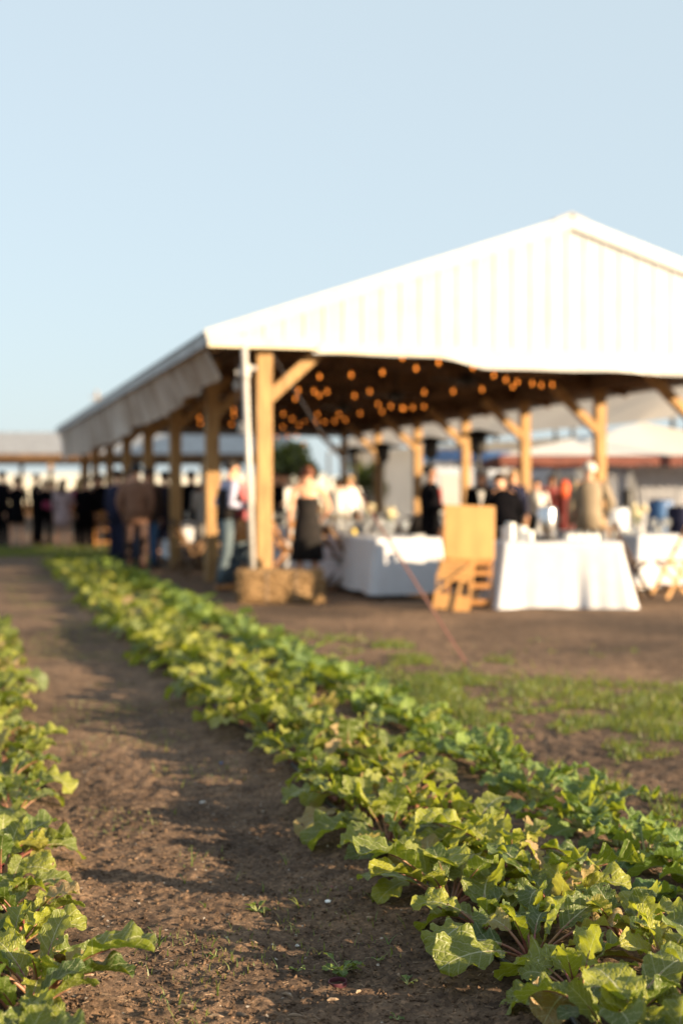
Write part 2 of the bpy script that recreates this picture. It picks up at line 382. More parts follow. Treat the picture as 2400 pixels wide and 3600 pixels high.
# ================================================================== BARN
O = Vector((-0.9515, 17.3, 0)); D1 = Vector((-0.2616, 0.9652, 0)); D2 = Vector((0.9652, 0.2616, 0))
BARN_YAW = math.atan2(D2.y, D2.x)
WID, BAY, NB = 7.87, 3.585, 8
def B(s, t, h=0.0): return O + D2 * s + D1 * t + Vector((0, 0, h))
barn = empty('barn', O, 0, 'long open-sided pole barn with white ribbed metal gable and yellow timber posts', 'barn')
def L(s, t, h=0.0): return B(s, t, h) - O          # barn-local (empty has no rotation)
S0, SR, S1 = -0.723, 3.95, 8.62
EAVE, RIDGE = 3.20, 4.79; EAVE_R = RIDGE - (S1 - SR) * 0.322
T0, T1 = -0.24, 26.3
def top(s): return EAVE + (s - S0) * (RIDGE - EAVE) / (SR - S0) if s < SR else RIDGE - (s - SR) * (RIDGE - EAVE_R) / (S1 - SR)
# posts and braces
post_h = 3.30
for side, s in ((0, 0.0), (1, WID)):
    for k in range(NB):
        mb = MB(); mb.beam(L(s, k * BAY, -0.3), L(s, k * BAY, post_h), 0.19, 0.19, up=D1)
        mb.build('post', M['wood'], barn, bevel=0.008)
        sg = 1 if side == 0 else -1
        mb = MB(); a, b = (0.095, 0.90)
        mb.beam(L(s + sg * 0.06, k * BAY, 2.44), L(s + sg * 0.92, k * BAY, 3.24), 0.14, 0.17, up=D1)
        mb.build('brace', M['wood'], barn)
for s in (0.0, WID):
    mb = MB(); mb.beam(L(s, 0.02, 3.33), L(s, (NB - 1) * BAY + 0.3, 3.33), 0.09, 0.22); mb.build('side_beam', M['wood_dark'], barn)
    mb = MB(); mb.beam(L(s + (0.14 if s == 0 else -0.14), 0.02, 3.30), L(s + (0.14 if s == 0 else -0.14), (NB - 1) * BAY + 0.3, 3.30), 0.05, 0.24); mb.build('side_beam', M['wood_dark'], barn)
# trusses
for k in range(NB):
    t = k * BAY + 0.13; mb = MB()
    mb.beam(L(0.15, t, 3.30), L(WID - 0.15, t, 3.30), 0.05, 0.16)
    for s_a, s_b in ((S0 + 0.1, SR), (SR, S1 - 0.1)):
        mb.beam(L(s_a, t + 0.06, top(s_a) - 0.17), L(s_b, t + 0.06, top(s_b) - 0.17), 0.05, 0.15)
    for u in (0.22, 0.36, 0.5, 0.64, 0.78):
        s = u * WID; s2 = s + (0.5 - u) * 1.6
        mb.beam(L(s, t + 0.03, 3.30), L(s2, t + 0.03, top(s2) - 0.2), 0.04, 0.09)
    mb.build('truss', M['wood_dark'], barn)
# purlins under the roof
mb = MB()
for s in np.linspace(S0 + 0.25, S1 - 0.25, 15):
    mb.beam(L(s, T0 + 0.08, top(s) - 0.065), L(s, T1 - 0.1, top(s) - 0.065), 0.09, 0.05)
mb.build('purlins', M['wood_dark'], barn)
# roof: ribbed sheet both slopes, boards below
for s_a, s_b in ((S0, SR), (SR, S1)):
    mb = MB(); ts = np.arange(T0, T1, 0.245); prof = []
    for t in ts: prof += [(t, 0), (t + 0.19, 0), (t + 0.205, 0.022), (t + 0.23, 0.022)]
    vs = []
    for t, h in prof:
        vs += [L(s_a, t, top(s_a) + h + 0.02), L(s_b, t, top(s_b) + h + 0.02)]
    n = len(prof); mb.add(vs, [(2*i, 2*i+1, 2*i+3, 2*i+2) for i in range(n - 1)])
    t0, t1 = prof[0][0], prof[-1][0]
    mb.build('roof_sheet', M['roof_grey'], barn)
    mb = MB(); q = [L(s_a, t0 + .01, top(s_a)), L(s_b, t0 + .01, top(s_b)), L(s_b, t1 - .01, top(s_b)), L(s_a, t1 - .01, top(s_a))]
    mb.add(q + [v - Vector((0, 0, 0.035)) for v in q], [(0,1,2,3),(7,6,5,4),(0,4,5,1),(1,5,6,2),(2,6,7,3),(3,7,4,0)])
    mb.build('roof_deck', M['wood_dark'], barn)
mb = MB(); mb.beam(L(S0 + 0.01, T0, EAVE - 0.075), L(S0 + 0.01, T1, EAVE - 0.075), 0.03, 0.15); mb.build('eave_board', M['roof_grey'], barn)
mb = MB(); mb.beam(L(S1 - 0.01, T0, EAVE_R - 0.06), L(S1 - 0.01, T1, EAVE_R - 0.06), 0.03, 0.15); mb.build('eave_board', M['roof_grey'], barn)
mb = MB()
mb.add([L(SR - 0.22, T0 - 0.02, top(SR - .22) + 0.055), L(SR, T0 - 0.02, RIDGE + 0.075), L(SR + 0.24, T0 - 0.02, top(SR + .24) + 0.055),
        L(SR - 0.22, T1, top(SR - .22) + 0.055), L(SR, T1, RIDGE + 0.075), L(SR + 0.24, T1, top(SR + .24) + 0.055)], [(0,1,4,3),(1,2,5,4)])
o = mb.build('ridge_cap', M['roof_grey'], barn); sm = o.modifiers.new('s', 'SOLIDIFY'); sm.thickness = 0.03
# gable siding, front: standing ribs every 0.245 m
def gable(t, flip=1, mat='metal_white'):
    mb = MB(); prof = []
    def bot(s):
        if s < -0.1: return 3.155
        if s < 0.62: return 3.155 + (s + 0.1) / 0.72 * (3.10 - 3.155)
        return 3.10 + (min(s, 6) - 0.62) / 5.4 * (-0.05)
    s = S0 + 0.02
    while s < S1 - 0.02:
        for ds, dd in ((0, 0), (0.165, 0), (0.178, 0.014), (0.200, 0.014), (0.215, 0)):
            prof.append((s + ds, dd))
        s += 0.245
    prof = [(s, d) for s, d in prof if s < S1 - 0.02]
    vs = []
    for s, d in prof: vs += [L(s, t - d * flip, bot(s)), L(s, t - d * flip, max(top(s) - 0.01, bot(s) + 0.003))]
    mb.add(vs, [(2*i, 2*i+1, 2*i+3, 2*i+2) for i in range(len(prof) - 1)])
    return mb.build('gable_siding', M[mat], barn)
gable(-0.23); gable(T1 - 0.25, -1)
# rake trim along the gable top, then trims along the gable bottom
for s_a, s_b in ((S0 - 0.02, SR), (SR, S1 + 0.02)):
    mb = MB(); mb.beam(L(s_a, T0 - 0.03, top(s_a) - 0.055), L(s_b, T0 - 0.03, top(s_b) - 0.055), 0.03, 0.17)
    mb.build('rake_trim', M['trim_white'], barn)
mb = MB(); mb.beam(L(0.62, -0.265, 3.04), L(S1, -0.265, 2.985), 0.05, 0.13); mb.build('header_board', M['trim_cream'], barn)
mb = MB()                                            # loose white flashing that sags below the board
pts = []
for i in range(41):
    u = i / 40; s = 0.55 + u * (S1 - 0.55)
    sag = 0.012 * math.sin(u * 17) + 0.008 * math.sin(u * 41) - 0.02 * max(0, min(1, (s - 2.4) / 1.0))
    hb = (0.005 if s < 2.2 else 0.10 * min(1, (s - 2.2) / 0.6))
    pts.append((s, 2.985 - 0.055 * u, hb, sag))
vs = []
for s, h, hb, sag in pts: vs += [L(s, -0.30, h + 0.01), L(s, -0.32 - sag, h - hb + sag - 0.012)]
mb.add(vs, [(2*i, 2*i+1, 2*i+3, 2*i+2) for i in range(40)]); o = mb.build('flashing', M['trim_white'], barn)
sm = o.modifiers.new('s', 'SOLIDIFY'); sm.thickness = 0.006
# eave corner return
mb = MB(); mb.beam(L(S0, -0.27, 3.09), L(0.62, -0.27, 3.09), 0.02, 0.13); mb.build('corner_trim', M['trim_cream'], barn)
# side curtain of cloudy plastic below the left eave
mb = MB(); vs = []; n = 170
for i in range(n + 1):
    u = i / n; t = 0.35 + u * 25.2
    bh = 2.70 - 0.42 * math.sin(min(1, u * 1.25) * math.pi / 2) + 0.035 * math.sin(u * 23) + 0.02 * math.sin(u * 61)
    w1 = 0.022 * math.sin(t * 9 + 2 * math.sin(t * 1.3)) + 0.014 * math.sin(t * 21 + 1); w2 = 0.06 * math.sin(t * 5 + 1 + 1.5 * math.sin(t * .9)) + 0.03 * math.sin(t * 13)
    for j in range(5):
        v = j / 4; h = (3.10) * (1 - v) + bh * v
        vs.append(L(S0 + 0.07 + 0.24 * v * (1 - 0.7 * u) + w1 * (1 - v) + w2 * v, t, h))
mb.add(vs, [(i*5 + j, i*5 + j + 1, (i+1)*5 + j + 1, (i+1)*5 + j) for i in range(n) for j in range(4)])
o = mb.build('side_curtain', M['tarp'], barn, smooth=True)

# downpipe leaning on the corner post
pr = empty('plastic_pipe', atx(890, 16.9), 0, 'white plastic pipe leaning against the corner post of the barn', 'pipe')
p0 = atx(891, 16.9, 0.0) - pr.location; p1 = at(858, 1212, 16.75) - pr.location
mb = MB(); mb.tube(p0, p1, 0.038, n=14); mb.build('pipe', M['pvc'], pr, smooth=True)
mb = MB(); c = p0.lerp(p1, 0.90); d = (p1 - p0).normalized()
mb.loft([c - d * 0.08, c + d * 0.08], [0.055, 0.055], 14); mb.beam(c + Vector((0, 0, 0.04)), c + Vector((0.13, 0.02, 0.03)), 0.03, 0.05)
mb.beam(c + Vector((-0.11, 0.0, -0.02)), c + Vector((0.0, 0, -0.02)), 0.03, 0.05); mb.build('clamp', M['pvc'], pr)
# pulley and cord by the pipe
pu = empty('pulley', at(832, 1335, 17.6), 0, 'small grey pulley hanging on a cord beside the leaning white pipe', 'pulley')
mb = MB(); mb.tube((0, 0, 0.32), (0, 0, 0.0), 0.006); mb.tube((0.0, 0, -0.15), (0.04, 0, -0.55), 0.006); mb.build('cord', M['cord'], pu)
mb = MB(); mb.loft([(-0.0, -0.02, -0.07), (0.0, 0.02, -0.07)], [0.05, 0.05], 14); mb.box((0, 0, -0.05), (0.03, 0.05, 0.17)); mb.build('wheel', M['pvc'], pu)
mb = MB(); mb.loft([(0.04, 0, -0.52), (0.05, 0, -0.66)], [0.028, 0.032], 10); mb.build('handle', M['pvc'], pu)

# ceiling fans on the barn axis
for i in range(5):
    t = (i + 0.5) * 3.46 / 0.9652 * 1.0; t = (21.8 - 18.36) / 0.9652 + i * BAY
    pos = B(WID / 2, t, 0)
    f = empty('ceiling_fan', (pos.x, pos.y, 3.02), random.random(), ['black ceiling fan nearest the gable, hanging from the dark trusses', 'black ceiling fan second from the gable under the trusses', 'black ceiling fan in the middle of the barn ceiling line', 'black ceiling fan fourth from the gable among amber bulbs', 'black ceiling fan farthest from the gable under the trusses'][i], 'ceiling fan', 'black ceiling fans under the barn roof')
    mb = MB(); mb.tube((0, 0, 0.06), (0, 0, 0.42), 0.02); mb.build('rod', M['black_metal'], f)
    mb = MB(); mb.lathe([(0.03, 0.09), (0.12, 0.07), (0.14, 0.0), (0.12, -0.06), (0.05, -0.10), (0.0, -0.105)]); mb.build('motor', M['black_metal'], f, smooth=True)
    for k in range(4):
        a = k * math.pi / 2; mb = MB(); Mx = Matrix.Rotation(a, 3, 'Z') @ Matrix.Rotation(R(12), 3, 'X')
        mb.box(Mx @ Vector((0.36, 0, 0)), (0.46, 0.11, 0.012), Mx); mb.build('blade', M['black_metal'], f)

# string lights ---------------------------------------------------------
def c6(x, y): return (950 + x * 0.6696, 1180 + y * 0.6699)
def c2(x, y): return (700 + x / 2.24, 1150 + y / 2.24)
strings = [
 ('string of amber bulbs running level just inside the gable', 2.99, [c6(104,220), c6(258,216), c6(424,208), c6(588,195), c6(765,174), c6(883,143)]),
 ('string of amber bulbs under the flashing in the middle of the gable', 3.03, [c6(693,117), c6(1063,169), c6(1130,158), c6(1209,140), c6(1240,138)]),
 ('string of amber bulbs curving down to the right beyond the flashing', 2.98, [c6(1173,210), c6(1236,234), c6(1296,245), c6(1374,253), c6(1422,262), c6(1479,259)]),
 ('string of few amber bulbs between the two nearest ceiling fans', 2.96, [c6(808,299), c6(959,295), c6(1110,284), c6(1272,270)]),
 ('string of amber bulbs starting at the corner brace', 2.97, [c6(68,278), c6(147,289), c6(229,294), c6(298,296), c6(441,318), c6(521,295)]),
 ('string of amber bulbs below the middle ceiling fan', 2.95, [c6(566,361), c6(632,372), c6(691,381), c6(700,384), c6(747,379), c6(806,374)]),
 ('short string of amber bulbs under the corner brace', 2.94, [c6(131,332), c6(257,314), c6(586,400)]),
 ('string of dim amber bulbs deep in the barn', 2.96, [c6(114,438), c6(247,414), c6(359,414), c6(471,410)]),
 ('string of dimmest amber bulbs at the far end of the barn', 2.95, [c6(68,412), c6(181,445), c6(240,455), c6(284,454), c6(337,450), c6(394,443)]),
 ('string of amber bulbs hanging low before the olive tree', 2.75, [c6(36,533), c6(90,528), c6(137,527), c6(176,570)]),
 ('short string of amber bulbs left of the corner post above the far table', 2.93, [c6(65,480), c6(150,470)]),
 ('string of amber bulbs left of the corner post behind the white pipe', 2.95, [c2(200,600), c2(170,653), c2(272,655), c2(272,695), c2(255,765), c2(415,425)]),
 ('string of amber bulbs beside the shaded side curtain', 2.93, [c2(20,610), c2(0,715), c2(10,760), c2(-80,740), c2(-110,720)])]
bulb_me = None
for lab, hgt, pts in strings:
    P = []
    for (x, y) in pts:
        d = (hgt - CAM_H) * FPX / (HORIZON - y); P.append(at(x, y, d))
    base = P[0].copy(); s = empty('string_light', base, 0, lab, 'string lights', 'strings of amber bulbs under the barn roof')
    mb = MB()
    for a, b in zip(P[:-1], P[1:]):
        if (a - b).length > 6: continue
        a2, b2 = a - base + Vector((0, 0, 0.055)), b - base + Vector((0, 0, 0.055)); m = (a2 + b2) / 2 + Vector((0, 0, -0.04))
        mb.loft([a2, m, b2], [0.004] * 3, 5)
    mb.build('wire', M['black_metal'], s)
    for q in P:
        if bulb_me is None:
            mb = MB(); mb.lathe([(0.0, -0.022), (0.008, -0.019), (0.014, -0.009), (0.015, 0.0), (0.012, 0.012), (0.007, 0.02), (0.007, 0.045)], n=10)
            bulb_me = mb.mesh('bulb', M['bulb'], True)
        o = link('bulb', bulb_me, s); o.location = q - base

# ================================================================== PATIO HEATERS
def heater(px, d, label):
    h = empty('patio_heater', atx(px, d), 0, label, 'patio heater', 'black patio heaters inside the barn')
    mb = MB(); mb.lathe([(0.0, 2.40), (0.06, 2.40), (0.18, 2.36), (0.40, 2.29), (0.41, 2.275), (0.18, 2.33), (0.0, 2.34)], n=24); mb.build('reflector', M['black_metal'], h, smooth=True)
    mb = MB(); mb.lathe([(0.10, 1.98), (0.135, 2.02), (0.15, 2.26), (0.13, 2.30)], n=18); mb.build('burner', M['black_metal'], h, smooth=True)
    mb = MB(); mb.lathe([(0.045, 0.7), (0.045, 1.95), (0.10, 1.99)], n=12); mb.build('pole', M['black_metal'], h)
    mb = MB(); mb.lathe([(0.27, 0.0), (0.27, 0.06), (0.22, 0.09), (0.22, 0.72), (0.17, 0.80), (0.03, 0.84)], n=20); mb.build('tank_housing', M['black_metal'], h, smooth=True)
heater(1680, 24.8, 'nearest black patio heater beyond the wooden board stand')
heater(1513, 27.9, 'black patio heater rising above the standing man in red tie')
heater(1345, 31.0, 'black patio heater in front of the small green tree')
heater(1246, 33.8, 'farthest black patio heater, left of the small green tree')

# ================================================================== TREES
def tree(name, pos, hgt, rx, rz, label, n=2600, leaf=0.09, seed=1, group=None):
    rg = np.random.default_rng(seed)
    t = empty(name, pos, 0, label, 'tree', group)
    mb = MB(); base = hgt - 2 * rz
    mb.loft([(0, 0, -0.2), (0.03, 0, base * 0.6), (0.0, 0.04, base + 0.4 * rz), (0.02, 0, hgt - rz * 0.5)], [rx * 0.11, rx * 0.085, rx * 0.06, 0.02], 9)
    lobes = []
    for k in range(9):
        a = rg.random() * 6.28; rr = rx * 0.62 * math.sqrt(rg.random()); zz = hgt - rz + (rg.random() - 0.5) * 1.25 * rz
        c = np.array([rr * math.cos(a), rr * math.sin(a), zz]); lobes.append((c, rx * (0.3 + 0.25 * rg.random())))
        mb.loft([(0, 0, base * 0.75), (c[0] * 0.5, c[1] * 0.5, (base + zz) / 2), tuple(c)], [rx * 0.035, rx * 0.025, 0.01], 6)
    mb.build('trunk', M['bark'], t)
    V = []; F = []; T = []
    for i in range(n):
        c, r = lobes[rg.integers(len(lobes))]
        d = rg.normal(size=3); d /= np.linalg.norm(d); p = c + d * r * (rg.random() ** 0.45) * np.array([1, 1, 0.85])
        u = rg.normal(size=3); u /= np.linalg.norm(u); w = np.cross(u, rg.normal(size=3)); w /= np.linalg.norm(w)
        s = leaf * (0.6 + 0.8 * rg.random()); b = len(V)
        V += [tuple(p - u * s), tuple(p + w * s * 0.5), tuple(p + u * s), tuple(p - w * s * 0.5)]; F.append((b, b+1, b+2, b+3)); T += [rg.random()] * 4
    me = bpy.data.meshes.new('crown'); me.from_pydata(V, [], F); me.materials.append(M['tree_leaf'])
    a = me.attributes.new('tint', 'FLOAT', 'POINT'); a.data.foreach_set('value', T)
    link('crown', me, t); return t
tree('olive_tree', atx(1010, 49), 3.4, 1.15, 1.1, 'olive green tree seen through the barn right of the corner post', 3000, 0.10, 3)
tree('small_tree', atx(1292, 56), 2.65, 0.85, 0.9, 'small green tree between the two farthest patio heaters', 1800, 0.10, 4)

# ================================================================== BACKDROP STRUCTURES
# far pavilion with grey metal roof
pav = empty('pavilion', (-9.5, 58, 0), 0, 'far open pavilion with a low grey metal roof at the left', 'pavilion')
mb = MB(); x0, x1 = -9.0, 7.2
mb.add([(x0, 0, 2.90), (x1, 0, 2.90), (x1, 4.5, 3.98), (x0, 4.5, 3.98), (x1, 9, 2.9), (x0, 9, 2.9)], [(0,1,2,3),(3,2,4,5)])
o = mb.build('roof', M['roof_grey'], pav); sm = o.modifiers.new('s', 'SOLIDIFY'); sm.thickness = 0.06
for yy in (-0.03, 9.03): mb = MB(); mb.box(((x0+x1)/2, yy, 2.77), (x1 - x0, 0.06, 0.28)); mb.build('fascia', M['wood_dark'], pav)
for x in np.arange(x0 + 0.4, x1, 3.1):
    for y in (0.25, 8.7):
        mb = MB(); mb.box((x, y, 1.3), (0.16, 0.16, 2.75)); mb.build('post', M['wood'], pav)
# low greenhouses on the horizon
def hoop(x, y, ln, r, h, rz, label):
    g = empty('greenhouse', (x, y, 0), rz, label, 'greenhouse', 'low greenhouses on the horizon')
    mb = MB(); vs = []; n = 14; m = 12
    for i in range(m + 1):
        for k in range(n + 1):
            a = math.pi * k / n; bulge = 1 - 0.015 * (i % 2)
            vs.append((ln * (i / m - 0.5), -math.cos(a) * r, math.sin(a) ** 0.8 * h * bulge))
    mb.add(vs, [(i*(n+1) + k, (i+1)*(n+1) + k, (i+1)*(n+1) + k + 1, i*(n+1) + k + 1) for i in range(m) for k in range(n)])
    mb.build('film_cover', M['greenhouse'], g, smooth=True)
    mb = MB()
    for sx in (-1, 1):
        b = len(mb.v); mb.add([(sx * ln / 2 * 1.001, -math.cos(math.pi*k/n) * r, math.sin(math.pi*k/n) ** 0.8 * h) for k in range(n + 1)], [tuple(range(n + 1))])
    mb.build('end_wall', M['greenhouse'], g)
    for y2 in (-r * 0.995, r * 0.995):
        mb = MB(); mb.box((0, y2, 0.35), (ln, 0.08, 0.7)); mb.build('base_board', M['wood_dark'], g)
hoop(-16, 84, 30, 3.5, 2.5, 0.0, 'low cream greenhouse far behind the pavilion at the left')
hoop(5.5, 92, 22, 3.5, 2.4, 0.0, 'low cream greenhouse seen between the barn posts')
hoop(34, 98, 24, 3.5, 2.6, 0.0, 'low cream greenhouse far off behind the tents at the right')
# large cream tent on the right, far slope left off to let sun through
lt = empty('one_slope_tent', (8.9, 36, 0), 0, 'huge cream tent roof, far slope left off for sunlight, rising beyond the barn on the right', 'canvas roof')
e0, e1 = Vector((8.6, 34.5, 3.2)) - lt.location, Vector((-0.7, 66.0, 3.2)) - lt.location
up = Vector((8.0, 1.1, 5.4)); vs = []; n, m = 26, 10
for i in range(n + 1):
    for j in range(m + 1):
        u, v = i / n, j / m; p = e0.lerp(e1, u) + up * v
        p.z += -0.30 * abs(math.sin(u * math.pi * 4)) * (1 - v) * 0.2 - 0.5 * math.sin(v * math.pi) * 0.5; vs.append(p)
mb = MB(); mb.add(vs, [(i*(m+1) + j, (i+1)*(m+1) + j, (i+1)*(m+1) + j + 1, i*(m+1) + j + 1) for i in range(n) for j in range(m)])
o = mb.build('roof', M['tent'], lt, smooth=True)
up2 = Vector((16.0, 2.2, 0)); mb = MB(); vs = []
for i in range(n + 1):
    for j in range(m + 1):
        u, v = i / n, j / m; p = e0.lerp(e1, u) + up2 - Vector((up.x, up.y, -up.z)) * v
        vs.append(p)
for k in range(5):
    p = e0.lerp(e1, k / 4) + up; mb = MB(); mb.tube((p.x, p.y, 0), (p.x, p.y, p.z - .02), 0.09); mb.build('pole', M['black_metal'], lt)
for k in range(5):
    p = e0.lerp(e1, k / 4); mb = MB(); mb.tube((p.x + .1, p.y, 0), (p.x + .1, p.y, 3.2), 0.06); mb.build('pole', M['black_metal'], lt)
mb = MB(); q = e0 + Vector((1.6, 6, 0)); r_ = e1 + Vector((1.2, -2, 0)); q.z = r_.z = 1.6
mb.beam(q, r_, 0.05, 3.1); mb.build('side_wall', M['canopy'], lt)
# white frame canopy in front of it
ct = empty('canopy_tent', (7.6, 37.5, 0), 0.0, 'white peaked canopy tent with a brick red valance on the right', 'tent')
w, dp, ev, pk = 3.7, 2.6, 2.22, 3.15
mb = MB(); mb.add([(-w, -dp, ev), (w, -dp, ev), (w, dp, ev), (-w, dp, ev), (0.35, 0, pk)], [(0,1,4),(1,2,4),(2,3,4),(3,0,4)])
o = mb.build('roof', M['canopy'], ct); sm = o.modifiers.new('s', 'SOLIDIFY'); sm.thickness = 0.02
mb = MB(); vs = []; ring = []
for (a, b) in (((-w, -dp), (w, -dp)), ((w, -dp), (w, dp)), ((w, dp), (-w, dp)), ((-w, dp), (-w, -dp))):
    for k in range(16): ring.append((a[0] + (b[0]-a[0])*k/16, a[1] + (b[1]-a[1])*k/16))
for k, (x, y) in enumerate(ring): vs += [(x * 1.003, y * 1.003, ev), (x * 1.003, y * 1.003, ev - 0.24 - 0.03 * (k % 2))]
nr = len(ring); mb.add(vs, [(2*i, 2*i+1, (2*i+3) % (2*nr), (2*i+2) % (2*nr)) for i in range(nr)]); mb.build('valance', M['valance'], ct)
for sx in (-1, 1):
    for sy in (-1, 1):
        mb = MB(); mb.tube((sx*w*.97, sy*dp*.97, 0), (sx*w*.97, sy*dp*.97, ev), 0.035); mb.build('leg', M['pvc'], ct)
# white trailer behind, its bluish shade put into the body colour
tr = empty('trailer', (5.0, 44.5, 0), 0, 'white box trailer with bluish shade in its colour, parked beyond the far posts', 'trailer')
mb = MB(); mb.box((0, 0, 1.35), (4.4, 2.0, 1.45)); mb.build('body', M['shade_drum_blue'], tr, bevel=0.06)
mb = MB(); mb.box((0, 0, 0.58), (4.3, 1.8, 0.1)); mb.beam((-2.1, 0, 0.56), (-3.0, 0, 0.5), 0.1, 0.1); mb.build('chassis', M['black_metal'], tr)
for x in (-0.5, 0.5):
    for y in (-0.98, 0.98):
        mb = MB(); mb.loft([(x, y - 0.1, 0.34), (x, y + 0.1, 0.34)], [0.34, 0.34], 18); mb.build('wheel', M['rubber'], tr)
for x in (-1.6, 1.7):
    mb = MB(); mb.box((x, -1.01, 1.3), (0.8, 0.02, 1.2)); mb.build('door', M['canopy'], tr)
# blue tarpaulin canopies
for px, d, wd, lab in ((1590, 39, 0.9, 'small blue tarpaulin awning left of the white canopy'), (1722, 40.5, 0.7, 'small pale blue awning touching the white canopy')):
    a = empty('awning', atx(px, d), 0, lab, 'awning', 'blue awnings behind the barn')
    mb = MB(); mb.add([(-wd, -0.6, 2.15), (wd, -0.6, 2.15), (wd, 0.6, 2.5), (-wd, 0.6, 2.5)], [(0,1,2,3)]); o = mb.build('sheet', M['blue_tarp'], a)
    sm = o.modifiers.new('s', 'SOLIDIFY'); sm.thickness = 0.02
    for sx in (-1, 1):
        mb = MB(); mb.tube((sx*wd, -0.55, 0), (sx*wd, -0.55, 2.15), 0.03); mb.build('leg', M['black_metal'], a)
# drapes and barrels under the canopy
for px, d, hh, ww, mt, lab in ((2168, 35.4, 2.0, 0.40, 'cloth_white', 'gathered white drape tied to a canopy leg'), (2330, 36.0, 2.05, 0.9, 'cloth_white', 'wide white drape hanging at the right edge under the canopy')):
    c = atx(px, d); g = MB(); vs = []
    for i in range(25):
        for j in range(9):
            v = j / 8; x = (i / 24 - 0.5) * ww * 2 * (1 - 0.35 * math.sin(v * math.pi)); vs.append((x, 0.05 * math.sin(i * 1.7), hh * v + 0.9 * (1 - v) * (0.0 if ww > 0.6 else 1)))
    g.add(vs, [(i*9 + j, (i+1)*9 + j, (i+1)*9 + j + 1, i*9 + j + 1) for i in range(24) for j in range(8)])
    o = g.build('drape', M[mt], None, True); o.location = c; tag(o, lab, 'drape', 'white drapes under the canopy')
def barrel(px, d, h, r, mt, lab, grp='drums under the canopy tent'):
    b = empty('barrel', atx(px, d), 0, lab, 'barrel', grp)
    mb = MB(); mb.lathe([(r*0.96, 0), (r, 0.04), (r, h*0.32), (r*1.04, h*0.34), (r, h*0.36), (r, h*0.64), (r*1.04, h*0.66), (r, h*0.68), (r, h-0.04), (r*0.96, h)], n=20); mb.build('body', M[mt], b, smooth=True)
    mb = MB(); mb.lathe([(r*0.9, h), (r*0.9, h + 0.03), (0.0, h + 0.035)], n=20); mb.build('lid', M['black_metal'], b)
barrel(2205, 33, 1.35, 0.14, 'black_metal', 'tall narrow black drum beside the gathered white drape')
barrel(2320, 32, 1.12, 0.28, 'blue_tarp', 'blue drum at the right edge under the canopy')
barrel(2160, 31, 0.95, 0.3, 'shade_drum_blue', 'pale grey blue drum left of the narrow black drum')
barrel(2392, 31, 0.98, 0.3, 'navy', 'dark blue drum cut by the right edge of the picture')
# utility mast behind the shed roof
mp = empty('utility_pole', atx(340, 120), 0, 'thin pale utility pole above the far end of the barn roof', 'pole')
mb = MB(); mb.tube((0, 0, 0), (0, 0, 10.0), 0.16, 0.12); mb.build('mast', M['cord'], mp)
mb = MB(); mb.box((0, 0, 9.4), (1.1, 0.12, 0.12)); mb.box((0, 0, 8.8), (0.8, 0.12, 0.12)); mb.build('crossarm', M['cord'], mp)
# ================================================================== FURNITURE
def table(pos, rz, lx, ly, h, label, cat='table', group='cloth covered tables in the barn'):
    t = empty('banquet_table', pos, rz, label, cat, group)
    mb = MB(); mb.box((0, 0, h - 0.018), (lx, ly, 0.03)); mb.build('tabletop', M['chair_wood'], t)
    for sx in (-1, 1):
        for sy in (-1, 1):
            mb = MB(); mb.box((sx*(lx/2 - .08), sy*(ly/2 - .08), (h - .035)/2), (0.04, 0.04, h - .035)); mb.build('leg', M['black_metal'], t)
    return t
def cloth(pos, rz, lx, ly, h, label, drop=0.72, flare=0.05, fold=0.02, seed=0, amp_seed=1.0, group='white tablecloths'):
    rg = random.Random(seed); z0 = h + 0.002; z1 = max(0.012, h - drop); per = []
    step = 0.035; r = 0.02
    def edge(ax, ay, bx, by, nx, ny):
        n = max(4, int(math.hypot(bx-ax, by-ay) / step))
        for k in range(n): per.append((ax + (bx-ax)*k/n, ay + (by-ay)*k/n, nx, ny, k / n))
    X, Y = lx/2 + 0.006, ly/2 + 0.006
    edge(-X, -Y, X, -Y, 0, -1); edge(X, -Y, X, Y, 1, 0); edge(X, Y, -X, Y, 0, 1); edge(-X, Y, -X, -Y, -1, 0)
    n = len(per); mb = MB(); vs = []; m = 12; ph = [rg.random() * 6.28 for _ in range(4)]
    for j in range(m + 1):
        v = j / m
        for i, (x, y, nx, ny, k) in enumerate(per):
            s = i * step
            cr = math.exp(-((min(k, 1 - k)) / 0.10) ** 2)            # corners hang out in a fold
            w = (math.sin(s * 14 + ph[0] + 3.0 * math.sin(s * 3.3 + ph[1])) * 0.55 + math.sin(s * 6.3 + ph[2] + 2 * math.sin(s * 1.7 + ph[3])) * 0.6 + 0.25 * math.sin(s * 31 + ph[1])) * (0.55 + 0.45 * math.sin(s * 2.3 + ph[0]))
            off = v ** 1.15 * (flare + fold * w * (1.2 if j else 0) + cr * (0.07 + flare * 0.5))
            px_, py_ = x + nx * off, y + ny * off
            if k < 0.5: q = cr * off * 0.6; px_ -= (-ny) * q * 1.0; py_ -= nx * q
            else: q = cr * off * 0.6; px_ += (-ny) * q; py_ += nx * q
            zz = z0 + (z1 - z0) * v
            if j == m: zz += 0.012 * math.sin(s * 5 + ph[3]) + (-0.005)
            vs.append((px_, py_, max(0.008, zz)))
    fs = [(j*n + i, (j+1)*n + i, (j+1)*n + (i+1) % n, j*n + (i+1) % n) for j in range(m) for i in range(n)]
    mb.add(vs, fs); mb.f.append(tuple(range(n)))
    o = mb.build('tablecloth', M['cloth_white'], None, False); o.location = pos; o.rotation_euler = (0, 0, rz)
    me = o.data; sm_ = [len(p.vertices) == 4 for p in me.polygons]; me.polygons.foreach_set('use_smooth', sm_)
    return tag(o, label, 'tablecloth', group)
